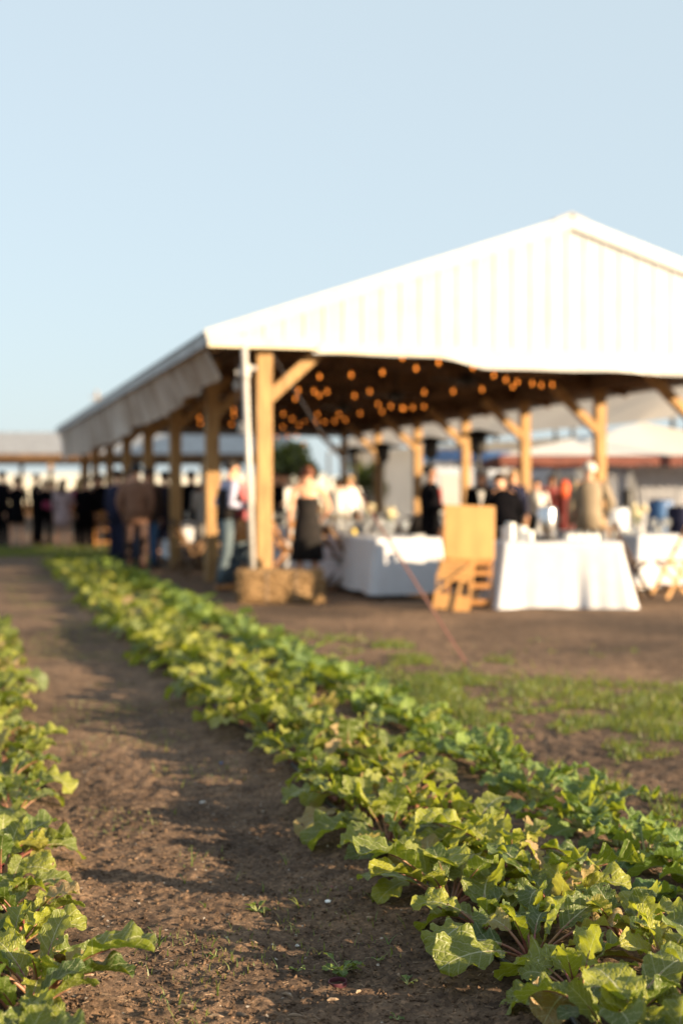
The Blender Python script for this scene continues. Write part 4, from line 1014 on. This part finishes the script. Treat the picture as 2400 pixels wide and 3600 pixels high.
people = [
 (8, 33.5, 1.80, 150, dict(suit, arms=('hold', 'down')), 'person in a black suit at the left edge of the picture'),
 (58, 32.2, 1.66, 200, dict(top='black', kind='dress', hem=.62, hair='hair_brown', hairstyle='fringe', sleeves='full', flare=.2), 'person in a short black dress with bare legs near the left edge'),
 (128, 34.5, 1.74, 80, dict(suit, arms=('hold', 'hold')), 'slim person in black standing alone second group from the left'),
 (158, 33.0, 1.60, 185, dict(suit, hair='hair_brown', arms=('down', 'hold')), 'shorter person in black close to the slim one in black'),
 (186, 33.8, 1.60, 25, dict(top='mauve', kind='dress', hair='hair_blond', hairstyle='long', hem=.55, arms=('hold', 'hold')), 'blond person in a pale dress holding a magenta clutch'),
 (222, 31.9, 1.60, 165, dict(top='mauve', kind='dress', hair='hair_brown', hairstyle='long', hem=.56, flare=.21, sleeves='full', arms=('hold', 'down')), 'brown haired person in a loose mauve dress with bare lower legs'),
 (282, 34.0, 1.66, 175, dict(top='magenta', bottom='black', kind='shirt', hair='hair_blond', hairstyle='long'), 'person in a magenta top and black trousers behind the mauve dress'),
 (303, 32.6, 1.62, 190, dict(suit, kind='coat', hair='hair_brown'), 'person in a long black coat right of the mauve dress'),
 (330, 35.5, 1.70, 120, dict(top='grey_knit', bottom='navy', kind='shirt', hair='hair_brown'), 'person in a pale grey knit top behind the long black coat'),
 (356, 34.0, 1.72, 200, dict(suit), 'person in a black suit just left of a golden lit post'),
 (477, 22.7, 1.74, 182, dict(top='brown_jacket', bottom='brown_trouser', kind='jacket', hair='hair_black', arms=('pocket', 'pocket'), stride=.05), 'broad person in a brown suede jacket seen from behind'),
 (412, 24.6, 1.68, 140, dict(top='navy', bottom='navy', kind='jacket', hair='hair_brown', arms=('hold', 'down')), 'person in navy half hidden left of the brown jacket'),
 (520, 24.2, 1.70, 200, dict(top='brown_trouser', bottom='denim', kind='jacket', hair='hair_brown', arms=('down', 'hold')), 'person in blue jeans and dark top behind the brown jacket'),
 (456, 25.8, 1.66, 30, dict(top='navy', bottom='denim', kind='shirt', hair='hair_black', arms=('hold', 'hold')), 'person in blue jeans facing out in front of the brown jacket'),
 (580, 24.8, 1.66, 195, dict(top='navy', kind='dress', hem=.5, hair='hair_black', hairstyle='short', sleeves='full', arms=('hold', 'hold'), shoes='leather'), 'person in a knee length navy coat left of the third post'),
 (672, 26.8, 1.70, 160, dict(suit, hair='hair_brown'), 'person in black between the third and second left posts'),
 (722, 24.5, 1.56, 200, dict(top='grey_knit', bottom='black', kind='coat', hair='hair_white', hairstyle='fringe', arms=('hold', 'hold')), 'white haired person in a pale grey wrap beside the second post'),
 (794, 18.75, 1.72, 112, dict(top='shirt_lav', bottom='denim_grey', kind='vest', extra='black2', hair='hair_black', arms=('hold', 'hip'), stride=.1, shoes='leather_tan', lean=6), 'person in lavender shirt, black waistcoat and jeans left of the white pipe'),
 (856, 19.2, 1.68, -80, dict(top='shirt_pink', bottom='denim_grey', kind='shirt', hair='hair_black', arms=('hold', 'pocket'), lean=10, stride=.14, shoes='leather'), 'person in a pink shirt partly hidden by the white pipe'),
 (1080, 18.3, 1.62, 188, dict(top='black2', kind='strapless', hem=.44, flare=.235, hair='hair_auburn', hairstyle='bun', arms=('hip', 'down'), shoes='leather'), 'person with bare shoulders in a black strapless dress, seen from behind'),
 (968, 24.5, 1.66, 60, dict(suit, arms=('hold', 'down')), 'person in black just right of the corner post'),
 (1000, 27.8, 1.68, 10, dict(top='shirt_white', bottom='black', kind='shirt', hair='hair_brown'), 'person in a white shirt between corner post and strapless dress'),
 (1188, 28.5, 1.58, 170, dict(top='shirt_white', bottom='tan_suit', kind='shirt', hair='hair_brown', arms=('down', 'hold')), 'person in a white shirt right of the strapless dress'),
 (1228, 31.0, 1.66, 200, dict(top='shirt_white', bottom='black', kind='shirt', hair='hair_blond', hairstyle='fringe'), 'fair haired person in a white shirt farther back right of the strapless dress'),
 (1062, 30.0, 1.70, 0, dict(top='grey_knit', bottom='black', kind='shirt', hair='hair_brown', hairstyle='long'), 'person in pale grey behind the strapless dress'),
 (1512, 18.9, 1.66, 78, dict(suit, shirt='shirt_red', skin='skin_dark', arms=('hold', 'down')), 'tall person in a black suit and red tie standing in profile'),
 (1448, 20.6, 1.66, 60, dict(top='black2', bottom='black', kind='shirt', sit=True, lean=22, hair='hair_blond', arms=('reach', 'reach')), 'seated person in black bending over the long table'),
 (1694, 21.6, 1.62, -12, dict(suit, shirt='shirt_white', hair='hair_white', arms=('hold', 'hold')), 'white haired person in a black jacket above the wooden board'),
 (1785, 18.0, 1.58, 200, dict(suit, lean=22, hair='hair_brown', arms=('hold', 'reach')), 'person in black bending forward left of the coffee urn'),
 (1802, 26.0, 1.70, 0, dict(top='navy', bottom='black', kind='shirt', hair='hair_blond', hairstyle='long'), 'blond person facing out behind the bending person in black'),
 (1885, 27.5, 1.54, -25, dict(top='shirt_white', bottom='black', kind='shirt', hair='hair_black'), 'short dark haired person in a white blouse above the coffee urn'),
 (1938, 30.5, 1.66, 20, dict(top='maroon', bottom='black', kind='shirt', hair='hair_black', skin='skin_dark'), 'person in a maroon top right of the coffee urn'),
 (1982, 27.0, 1.52, 180, dict(top='maroon', kind='dress', hair='hair_red', hairstyle='long', sleeves='full'), 'person with bright orange red hair in a dark red dress'),
 (2070, 19.3, 1.70, 172, dict(top='tan_suit', bottom='tan_suit', kind='jacket', hair='hair_white', arms=('hip', 'down')), 'white haired person in a tan suit seen from behind')]
for (px, d, Ht, hd_, cfg, lab) in people: person(px, d, Ht, hd_, cfg, lab)
# things they hold
def clutch(px, d, z, lab):
    o = MB().box((0, 0, 0), (0.26, 0.05, 0.16)).build('clutch_bag', M['magenta'], None, bevel=0.02); o.location = atx(px, d, z); o.rotation_euler = (0, 0.2, 0.4); tag(o, lab, 'bag')
    return o
clutch(170, 32.9, 1.0, 'magenta clutch bag held by the blond person at the left')
bg_ = empty('shoulder_bag', atx(846, 18.75, 0.80), 0.3, 'tan leather shoulder bag hanging beside the pink shirt', 'bag')
mb = MB(); mb.loft([(0, 0, -.16), (0, 0, -.14), (0, 0, .08), (0, 0, .14)], [(.10, .04), (.14, .055), (.13, .05), (.11, .03)], 16); mb.build('body', M['leather_tan'], bg_, True)
mb = MB(); mb.loft([(-.11, 0, .12), (-.06, 0, .45), (.04, 0, .62), (.08, 0, .4), (.11, 0, .12)], [.009]*5, 6); mb.build('strap', M['leather_tan'], bg_)
# ================================================================== CROPS
def leaf_geo(L_, W_, pet, elev, bend, fold, ruf, seed, rows=26, cols=8, lobes=0.3):
    """One leaf pointing along +X from the origin: returns blade verts, uvs, faces and stalk centre line."""
    rg = random.Random(seed); pts = []; e = elev; p = Vector((0, 0, 0)); line = [p.copy()]
    for k in range(5):
        p = p + Vector((math.cos(e), 0, math.sin(e))) * pet / 5; e -= bend * 0.06; line.append(p.copy())
    phL, phR = rg.random() * 6, rg.random() * 6; tw = rg.uniform(-.5, .5); sw = rg.uniform(-.22, .22)
    fr1, fr2 = rg.uniform(9, 13), rg.uniform(20, 27)
    V = []; U = []; cen = []; lat = 0.0
    for i in range(rows + 1):
        t = i / rows
        cen.append((p.copy(), e, lat))
        e -= bend / rows * (0.5 + 1.0 * t); p = p + Vector((math.cos(e), 0, math.sin(e))) * L_ / rows; lat += sw * L_ / rows * t
    for i, (c, e_, la) in enumerate(cen):
        t = i / rows; tt = min(1, max(0, t))
        env = (tt ** 0.75) * ((1 - tt) ** 0.42) / 0.50
        T = Vector((math.cos(e_), 0, math.sin(e_))); Nn = Vector((-math.sin(e_), 0, math.cos(e_))); S = Vector((0, 1, 0))
        a = tw * t; S2 = S * math.cos(a) + Nn * math.sin(a); N2 = Nn * math.cos(a) - S * math.sin(a)
        for j in range(cols + 1):
            u = j / cols * 2 - 1; ph = phL if u < 0 else phR
            lob = 1 - lobes * (1 - tt * 0.75) * (0.5 + 0.5 * math.sin(fr1 * tt * 2.0 + ph))
            saw = ((t * 11 + ph) % 1.0); tooth = 1 + 0.13 * (0.5 - saw)
            w = W_ / 2 * env * lob * tooth + 0.0015
            x = u * w; au = abs(u)
            z = fold * w * au ** 1.4 + ruf * W_ * (au ** 2.2) * (math.sin(fr2 * t + ph) * 0.6 + math.sin(fr1 * t * 1.3 - ph) * 0.5) * min(1, 4 * t)
            z += 0.022 * W_ * math.cos((t - 0.35 * au) * 2 * math.pi * 6.5) * math.sin(au * math.pi)     # blisters between the veins
            V.append(c + S * la + S2 * x + N2 * z + T * (-au * w * 0.12)); U.append((x / W_ * 1.0 + 0.5, t))
    F = [(i*(cols+1) + j, (i+1)*(cols+1) + j, (i+1)*(cols+1) + j + 1, i*(cols+1) + j + 1) for i in range(rows) for j in range(cols)]
    mid = [(c + Vector((0, la, 0))) for c, _, la in cen]
    return V, U, F, line, mid
def plant_mesh(seed, nl, Lr, Wf, mat, stalk, rows, cols, holes=0.0, lobes=0.3, flat=0.0, hgt=1.0):
    rg = random.Random(seed); V = []; U = []; F = []; T = []; stk = MB(); az = rg.random() * 6.28
    for k in range(nl):
        az += 2.39996 + rg.uniform(-.35, .35); f = k / max(1, nl - 1)      # 0 = inner young, 1 = outer old
        L_ = rg.uniform(*Lr) * (0.70 + 0.42 * f); W_ = L_ * rg.uniform(*Wf); pet = rg.uniform(.055, .12) * (0.6 + 0.7 * f) * hgt
        elev = R(rg.uniform(62, 88) - 36 * f - flat); bend = R(rg.uniform(5, 80) + 38 * f)
        v, u, fc, line, mid = leaf_geo(L_, W_, pet, elev, bend, rg.uniform(.12, .6), rg.uniform(.07, .17), seed * 100 + k, rows, cols, lobes * rg.uniform(.5, 1.3))
        Mz = Matrix.Rotation(az, 3, 'Z'); roll = Matrix.Rotation(rg.uniform(-.35, .35), 3, 'X'); off = Mz @ Vector((0.012, 0, 0.0))
        b = len(V); V += [Mz @ (roll @ p) + off for p in v]; U += u; tint = rg.random() * 0.8 + (0.12 if f < .2 else 0)
        fc2 = fc
        if holes:
            drop = set()
            for _ in range(3):
                if rg.random() < holes: drop.add(rg.randrange(len(fc)))
            fc2 = [q for i, q in enumerate(fc) if i not in drop]
        F += [tuple(i + b for i in q) for q in fc2]; T += [tint] * len(v)
        ln = [Mz @ (roll @ p) + off for p in line] + [Mz @ (roll @ p) + off - Vector((0, 0, .0018)) for p in mid[1:int(len(mid) * .6):3]]
        n1 = len(ln); stk.loft(ln, [0.0055 - 0.0045 * i / n1 for i in range(n1)], 6)
    me = bpy.data.meshes.new('foliage'); me.from_pydata(V, [], F)
    uvl = me.uv_layers.new(name='UVMap'); li = np.empty(len(me.loops), np.int32); me.loops.foreach_get('vertex_index', li)
    uvl.data.foreach_set('uv', np.array(U)[li].ravel()); a = me.attributes.new('tint', 'FLOAT', 'POINT'); a.data.foreach_set('value', T)
    me.polygons.foreach_set('use_smooth', [True] * len(me.polygons)); me.materials.append(mat)
    return me, stk.mesh('stalks', stalk, True)
NEAR_A = [plant_mesh(10 + i, random.choice((9, 10, 11, 12)), (.11, .205), (.52, .84), M['leaf_a'], M['stalk_red'], 32, 8, .5, .30, hgt=.95) for i in range(8)]
NEAR_B = [plant_mesh(40 + i, random.choice((14, 15, 17)), (.09, .145), (.62, .92), M['leaf_b'], M['stalk_green'], 22, 8, .15, .18, hgt=.9) for i in range(7)]
FAR_A = [plant_mesh(70 + i, 11, (.15, .22), (.55, .85), M['leaf_a'], M['stalk_red'], 10, 4, 0, .25, hgt=.9) for i in range(5)]
FAR_B = [plant_mesh(90 + i, 12, (.12, .18), (.62, .92), M['leaf_b'], M['stalk_green'], 9, 4, 0, .15, hgt=.9) for i in range(5)]
ORD = [w + ' ' for w in 'first second third fourth fifth sixth seventh eighth ninth tenth eleventh twelfth thirteenth fourteenth fifteenth sixteenth seventeenth eighteenth nineteenth twentieth twenty-first twenty-second twenty-third twenty-fourth twenty-fifth twenty-sixth twenty-seventh'.split()]
def crop(line, C0, y0, y1, step, near, far, label_near, label_far, group, jit=.05, smin=.78, smax=1.16):
    y = y0; k = 0; seen = 0
    while y < y1:
        if line == 3 and 5.05 < y < 5.5: y = 5.5
        yy = y + random.uniform(-.03, .03); x = C0 - ROW_A * yy + random.uniform(-jit, jit); s = random.uniform(smin, smax)
        rot = (random.uniform(-.10, .10), random.uniform(-.10, .10), random.random() * 6.28)
        if yy < 8.5:
            fo, stk = near[random.randrange(len(near))]
            if yy < 3.2 or abs(x) > .24 * yy + .1: lab = 'plant beyond the picture edge at the near end of ' + group.split(' in ')[-1].replace('plants ', '')
            else:
                lab = ORD[seen] + label_near; seen += 1
            r = empty('crop_plant', (x, yy, gh(x, yy) - .004), 0, lab, 'plant', group); r.rotation_euler = rot; r.scale = (s,)*3
            link('foliage', fo, r); link('stalks', stk, r)
        else:
            fo, stk = far[random.randrange(len(far))]; o = link('crop_plant', fo); o.location = (x, yy, gh(x, yy) - .004); o.rotation_euler = rot; o.scale = (s,)*3
            tag(o, label_far.replace('in the far part of the', 'halfway along the' if yy < 13 else 'by the straw bale in the' if yy < 18.5 else 'at the far tip of the').replace('far along the', 'up the'), 'plant', group)
        y += step * random.uniform(.88, 1.12) * (1.0 if yy < 12 else 1.18); k += 1
    return k
nn = 0
nn += crop(0, 1.50, 1.75, 25.8, .262, NEAR_A, FAR_A, 'jagged mustard plant from the bottom in the row beside the path', 'blurred mustard plant in the far part of the row beside the bare path', 'mustard plants in the row beside the path')
nn += crop(1, 1.77, 1.8, 25.6, .262, NEAR_A, FAR_A, 'mustard plant from the bottom in the middle row', 'blurred mustard plant in the far part of the middle row of the bed', 'mustard plants in the middle row of the bed')
nn += crop(2, 2.33, 1.9, 25.2, .235, NEAR_B, FAR_B, 'turnip plant from the right edge in the right row', 'blurred green turnip plant in the far part of the right row of the bed', 'turnip plants in the right row of the bed', smin=.95, smax=1.25)
nn += crop(3, 0.13, 2.3, 13.0, .255, NEAR_A, FAR_A, 'mustard plant from the bottom in the row at left', 'blurred mustard plant far along the row at the left edge', 'mustard plants in the row at the left edge')
print('crop plants', nn)

# ================================================================== GRASS AND SMALL PLANTS
def blades(name, pts, hr, wr, lean=.5, segs=3, label=None, cat=None):
    V = []; F = []; T = []
    for (x, y, sc) in pts:
        a = random.random() * 6.28; h = random.uniform(*hr) * sc; w = random.uniform(*wr); l_ = random.uniform(.1, lean) * h; b = len(V); z = gh(x, y) - .003
        dx, dy = math.cos(a), math.sin(a); tn = random.random()
        for i in range(segs):
            f = i / segs; ww = w * (1 - f * .6)
            V += [(x + dx*l_*f*f - dy*ww, y + dy*l_*f*f + dx*ww, z + h*f*(1-.15*f)), (x + dx*l_*f*f + dy*ww, y + dy*l_*f*f - dx*ww, z + h*f*(1-.15*f))]; T += [tn, tn]
        V.append((x + dx*l_, y + dy*l_, z + h*.85)); T.append(tn)
        for i in range(segs - 1): F.append((b+2*i, b+2*i+1, b+2*i+3, b+2*i+2))
        F.append((b+2*segs-2, b+2*segs-1, b+2*segs))
    me = bpy.data.meshes.new(name); me.from_pydata(V, [], F); me.materials.append(M['grass'])
    at2 = me.attributes.new('tint', 'FLOAT', 'POINT'); at2.data.foreach_set('value', T)
    o = link(name, me); tag(o, label, cat, kind='stuff'); return o
pts = []
xs = rng.uniform(-2.2, 5.0, 420000); ys = rng.uniform(4.3, 14.5, 420000)
dens = .8*vnoise(xs*1.1, ys*1.1, 21) + .8*vnoise(xs*3.5, ys*3.5, 22) + .8*vnoise(xs*10, ys*10, 23)
for x, y, dd in zip(xs, ys, dens):
    c = x + ROW_A * y
    if c < 2.6 or x > .27*y + 1.2: continue
    wv = float(vnoise(x*.9, y*.9, 41)); wu = float(vnoise(x*2.2 + 9, y*2.2, 42)); c += 1.3*wv; y_ = y; y = y + 4.5*wu + 2.5*wv
    # green belt right of the bed (thick near picture row 2350-2800), thin elsewhere
    c -= .45 * max(0, min(1, (y_ - 6) / 4)) - .45
    g = (math.exp(-((c - 3.4) / .75) ** 2) if c < 3.4 else math.exp(-((c - 3.4) / 1.2) ** 2)) * .85 / (1 + math.exp((y - 11.0) * 2.5)) + 0.9 * math.exp(-((c - 3.45) / .5) ** 2 - ((y - 9.9) / 1.0) ** 2) + .7 * math.exp(-((c - 3.35) / .35) ** 2 - ((y - 14.2) / .8) ** 2)
    if y_ < 9.5: g += .18
    thr = .60 - .60 * min(1.05, g)
    if dd > thr and random.random() < .05 + .5*g: pts.append((x, y_, .6 + .9*max(0, dd) + .3*g))
pts = pts[:60000]
blades('grass', pts, (.02, .07), (.002, .0042), .9, 2, 'patchy green grass and weeds on the bare ground right of the crop bed', 'grass')
bp = [(x + random.uniform(-.03, .03), y + random.uniform(-.03, .03), 1.0) for x, y, s_ in pts[::4]]
blades('weeds', bp, (.012, .04), (.004, .009), 1.0, 2, 'low broad leaved weeds mixed into the grass right of the crop bed', 'weeds')
pts = []
for _ in range(14000):
    x = random.uniform(-10.5, -2.6); y = random.uniform(25.5, 33.5)
    if x + ROW_A*y > 3.4: continue
    if float(vnoise(x*.5, y*.5, 31)) > -.3: pts.append((x, y, 1))
blades('grass', pts, (.06, .14), (.006, .012), .7, 2, 'dark green grass strip in front of the guests at the far left', 'grass')
pts = []
for _ in range(9000):                                # sparse sprigs on the path
    y = random.uniform(3.3, 22) ; c = random.uniform(.45, 1.25); x = c - ROW_A*y
    if float(vnoise(x*2, y*2, 33)) > .13: pts.append((x, y, random.uniform(.4, 1)))
blades('grass', pts, (.012, .055), (.001, .0024), 1.0, 2, 'sparse tiny sprouts scattered over the bare path', 'grass')

# sprouts one can count on the near path
def sprout(px, py, n, h, label):
    p = gp(px, py); b = MB(); z = gh(p.x, p.y)
    for k in range(n):
        a = random.random()*6.28; hh = h*random.uniform(.6, 1.1); l_ = hh*random.uniform(.15, 1.0); w = random.uniform(.0016, .0028); V = []
        for i in range(7):
            f = i/6; zz = hh*(f - .45*f*f*(l_/hh)); ww = w*(1 - f)**.6 + .0003
            V += [(math.cos(a)*l_*f**1.6 - math.sin(a)*ww, math.sin(a)*l_*f**1.6 + math.cos(a)*ww, zz), (math.cos(a)*l_*f**1.6 + math.sin(a)*ww, math.sin(a)*l_*f**1.6 - math.cos(a)*ww, zz + .0006)]
        b.add(V, [(2*i, 2*i+1, 2*i+3, 2*i+2) for i in range(6)])
    me = b.mesh('grass_sprout', M['grass'], True); at3 = me.attributes.new('tint', 'FLOAT', 'POINT'); at3.data.foreach_set('value', [random.uniform(.55, .9)] * len(b.v))
    o = link('grass_sprout', me); o.location = (p.x, p.y, z - .002); tag(o, label, 'sprout', 'grass sprouts on the near path'); return o
for i, (px, py, n, h, lab) in enumerate([
    (560, 3325, 4, .07, 'arching grass sprout left of the path centre with three blades'), (745, 3310, 3, .05, 'short yellow green sprout left of the low leafy weed'),
    (630, 3540, 4, .06, 'grass sprout near the bottom edge beside the black pipe'), (765, 3500, 3, .055, 'upright sprout near the bottom edge below the short one'),
    (675, 3040, 2, .075, 'tall single blade upper left of the path'), (650, 3100, 2, .05, 'small blade below the tall single blade'),
    (1120, 3335, 2, .05, 'single upright blade above the low leafy weed'), (1005, 3020, 3, .055, 'pale sprout on the path below the shaded band'),
    (830, 3075, 3, .055, 'dry sprout left of the pale stone'), (925, 3120, 3, .045, 'brown sprout between the dry sprout and the stone'),
    (1050, 3170, 4, .05, 'arched dry sprout just left of the white shell'), (1310, 3170, 3, .045, 'sprout right of the white shell near the crop row'),
    (1365, 3310, 3, .05, 'green sprout at the foot of the crop row'), (1425, 3260, 3, .07, 'yellow sprout beside the black irrigation pipe'),
    (615, 2860, 3, .06, 'blurred yellow sprout high on the path left side'), (540, 2720, 3, .07, 'blurred sprout near the left crop row'),
    (585, 2640, 3, .07, 'blurred sprout farther up the path'), (640, 2760, 2, .08, 'blurred tall sprout in the middle of the path'),
    (720, 3180, 3, .04, 'tiny sprout at the edge of the sunlit soil'), (620, 3620, 3, .07, 'sprout cut by the bottom edge left of centre')]):
    sprout(px, py, n, h, lab)
# low leafy weeds on the path
def weed(px, py, n, rad, label, small=False):
    p = gp(px, py); V = []; U = []; F = []; T = []; stk = MB()
    for k in range(n):
        a = random.random()*6.28; L_ = rad*random.uniform(.35, .6); v, u, fc, line, mid = leaf_geo(L_, L_*.85, rad*random.uniform(.2, .7), R(random.uniform(20, 60)), R(random.uniform(20, 70)), .3, .08, px + k, 10, 6, .25)
        Mz = Matrix.Rotation(a, 3, 'Z'); b = len(V); V += [Mz @ q for q in v]; U += u; F += [tuple(i + b for i in q) for q in fc]; T += [random.random()*.5]*len(v)
        stk.loft([Mz @ q for q in line], [.0012]*len(line), 5)
    me = bpy.data.meshes.new('leaves'); me.from_pydata(V, [], F); uvl = me.uv_layers.new(name='UVMap'); li = np.empty(len(me.loops), np.int32); me.loops.foreach_get('vertex_index', li)
    uvl.data.foreach_set('uv', np.array(U)[li].ravel()); at4 = me.attributes.new('tint', 'FLOAT', 'POINT'); at4.data.foreach_set('value', T); me.materials.append(M['leaf_b'])
    me.polygons.foreach_set('use_smooth', [True]*len(me.polygons))
    r = empty('weed', (p.x, p.y, gh(p.x, p.y)), 0, label, 'weed', 'small weeds on the path'); link('leaves', me, r); link('stalks', stk.mesh('stalks', M['stalk_green'], True), r)
weed(1200, 3408, 18, .062, 'low leafy green weed just behind the maroon ring')
weed(905, 3180, 12, .05, 'flat green weed left of the white shell')
weed(1045, 3405, 6, .025, 'tiny weed left of the low leafy weed')
weed(755, 3350, 5, .03, 'tiny round leaved weed at the left of the path')
weed(1430, 3445, 6, .03, 'tiny weed at the foot of the bed near the bottom')
weed(1395, 3560, 5, .022, 'tiniest weed near the bottom right of the path')
weed(1330, 3370, 5, .02, 'minute seedling between the leafy weed and the crop bed')
# maroon ring, shell, chips
def on_ground(o, px, py, dz=0.0):
    p = gp(px, py); o.location = (p.x, p.y, gh(p.x, p.y) + dz); return o
mb = MB(); vs = []; n = 28; prof = [(.0225, .0), (.0245, .0), (.0245, .013), (.0225, .013)]
for r_, z in prof: vs += [(r_*math.cos(2*math.pi*k/n), r_*math.sin(2*math.pi*k/n), z) for k in range(n)]
mb.add(vs, [(i*n + k, ((i+1) % 4)*n + k, ((i+1) % 4)*n + (k+1) % n, i*n + (k+1) % n) for i in range(4) for k in range(n)])
o = mb.build('plastic_ring', M['ring'], None, True, bevel=.001); on_ground(o, 1187, 3442, .001); o.rotation_euler = (.08, -.05, 0); tag(o, 'maroon plastic ring lying on the soil below the leafy weed', 'ring')
def pebble(px, py, r, mat, label, name='pebble', cat='stone', sq=(1, .8, .45)):
    bm = bmesh.new(); bmesh.ops.create_icosphere(bm, subdivisions=3, radius=r)
    for v in bm.verts: v.co = Vector((v.co.x*sq[0], v.co.y*sq[1], v.co.z*sq[2])) * (1 + .35*float(vnoise(v.co.x/r*1.3 + px, v.co.y/r*1.3 + v.co.z/r, 5)))
    me = bpy.data.meshes.new(name); bm.to_mesh(me); bm.free(); me.materials.append(mat); me.polygons.foreach_set('use_smooth', [True]*len(me.polygons))
    o = link(name, me); on_ground(o, px, py, r*sq[2]*.4); o.rotation_euler = (0, .1, random.random()*3); tag(o, label, cat); return o
pebble(1153, 3155, .013, M['ceramic'], 'white broken shell on the shaded path', 'shell', 'shell', (1.2, .8, .5))
pebble(712, 2812, .016, M['pebble'], 'pale round stone on the sunlit part of the path')
pebble(850, 3570, .015, M['bark'], 'flat grey stone near the bottom edge of the path', sq=(1.4, .6, .4))
pebble(1047, 3300, .010, M['pebble'], 'small grey stone above the leafy weed')
pebble(1300, 3215, .012, M['chip'], 'brown stone near the crop row right of the shell')
pebble(1165, 3105, .006, M['magenta'], 'tiny pink fragment just above the white shell', 'fragment', 'fragment')
pebble(778, 2696, .010, M['blue_tarp'], 'tiny blue fragment on the blurred part of the path', 'fragment', 'fragment')
def chip(px, py, ln, rz, label):
    mb = MB(); pts = [(-ln/2, 0, .002), (-ln*.2, .002, .005), (ln*.2, -.001, .005), (ln/2, .001, .003)]; mb.loft(pts, [(.0015, .002), (.0035, .0045), (.003, .004), (.001, .001)], 6, xref=(0, 1, 0))
    o = mb.build('wood_chip', M['chip'], None); on_ground(o, px, py, .002); o.rotation_euler = (0, random.uniform(-.2, .2), rz); tag(o, label, 'wood chip', 'wood chips on the near path')
for px, py, ln, rz, lab in ((310, 3470, .035, .3, 'pale wood chip by the lowest leaf of the left row'), (1010, 3490, .035, -.6, 'wood chip left of the maroon ring'), (1260, 3465, .02, .8, 'small splinter right of the maroon ring'),
    (1040, 3555, .045, -.2, 'long wood chip near the bottom of the path centre'), (760, 3575, .04, -.15, 'wide wood chip by the bottom left sprout'), (1400, 3430, .014, -1, 'white splinter right of the leafy weed'), (650, 3555, .05, -.3, 'dark long chip near the bottom left black pipe'),
    (1170, 3510, .03, .1, 'wood chip below the maroon ring'), (890, 3300, .03, -.5, 'wood chip in the middle of the shaded path')):
    chip(px, py, ln, rz, lab)
# black irrigation pipes along both beds
for (C_, y0, y1, lab) in ((1.45, 3.1, 14, 'black irrigation pipe along the path edge of the main bed'), (0.10, 3.1, 9, 'black irrigation pipe along the row at the left edge')):
    mb = MB(); pts = []
    for i in range(120):
        y = y0 + (y1 - y0)*i/119; x = C_ - ROW_A*y + .012*math.sin(y*3) + .006*math.sin(y*11); pts.append((x, y, gh(x, y) + .006))
    mb.loft(pts, [.0085]*len(pts), 8); o = mb.build('irrigation_pipe', M['rubber'], None, True); tag(o, lab, 'pipe', 'black irrigation pipes along the beds')
# soil crumbs and litter near the camera
V = []; F = []
base = [Vector(q) for q in ((1,0,0),(-1,0,0),(0,1,0),(0,-1,0),(0,0,1),(0,0,-1))]; bf = [(0,2,4),(2,1,4),(1,3,4),(3,0,4),(2,0,5),(1,2,5),(3,1,5),(0,3,5)]
for _ in range(34000):
    y = 3.15 + 4.5*random.random()**1.7; x = random.uniform(-.26*y - .1, .26*y + .1); c = x + ROW_A*y
    if c > 1.6 or c < -.2: continue
    r = .0012 + .0075*random.random()**3.6; b = len(V); z = gh(x, y)
    q = Matrix.Rotation(random.random()*6.28, 3, 'Z') @ Matrix.Rotation(random.random()*3, 3, 'X'); sx, sy = random.uniform(.7, 1.6), random.uniform(.6, 1)
    for v in base: w_ = q @ Vector((v.x*sx, v.y*sy, v.z*.7)); V.append((x + w_.x*r, y + w_.y*r, z + w_.z*r + r*.35))
    F += [tuple(i + b for i in f) for f in bf]
me = bpy.data.meshes.new('soil_crumbs'); me.from_pydata(V, [], F); me.materials.append(M['soil']); o = link('soil_crumbs', me); tag(o, 'loose crumbs of brown soil on the near path', 'soil', kind='stuff')
mb = MB()
for _ in range(1500):
    y = 3.15 + 6*random.random()**1.6; c = random.uniform(.2, 1.5); x = c - ROW_A*y; a = random.random()*6.28; ln = random.uniform(.006, .028); z = gh(x, y) + .0025
    d = Vector((math.cos(a), math.sin(a), random.uniform(-.12, .12)))*ln/2; mb.beam(Vector((x, y, z)) - d, Vector((x, y, z)) + d, random.uniform(.0007, .002), .0009)
o = mb.build('dry_litter', M['chip'], None); tag(o, 'dry bits of straw and bark scattered on the near path', 'litter', kind='stuff')
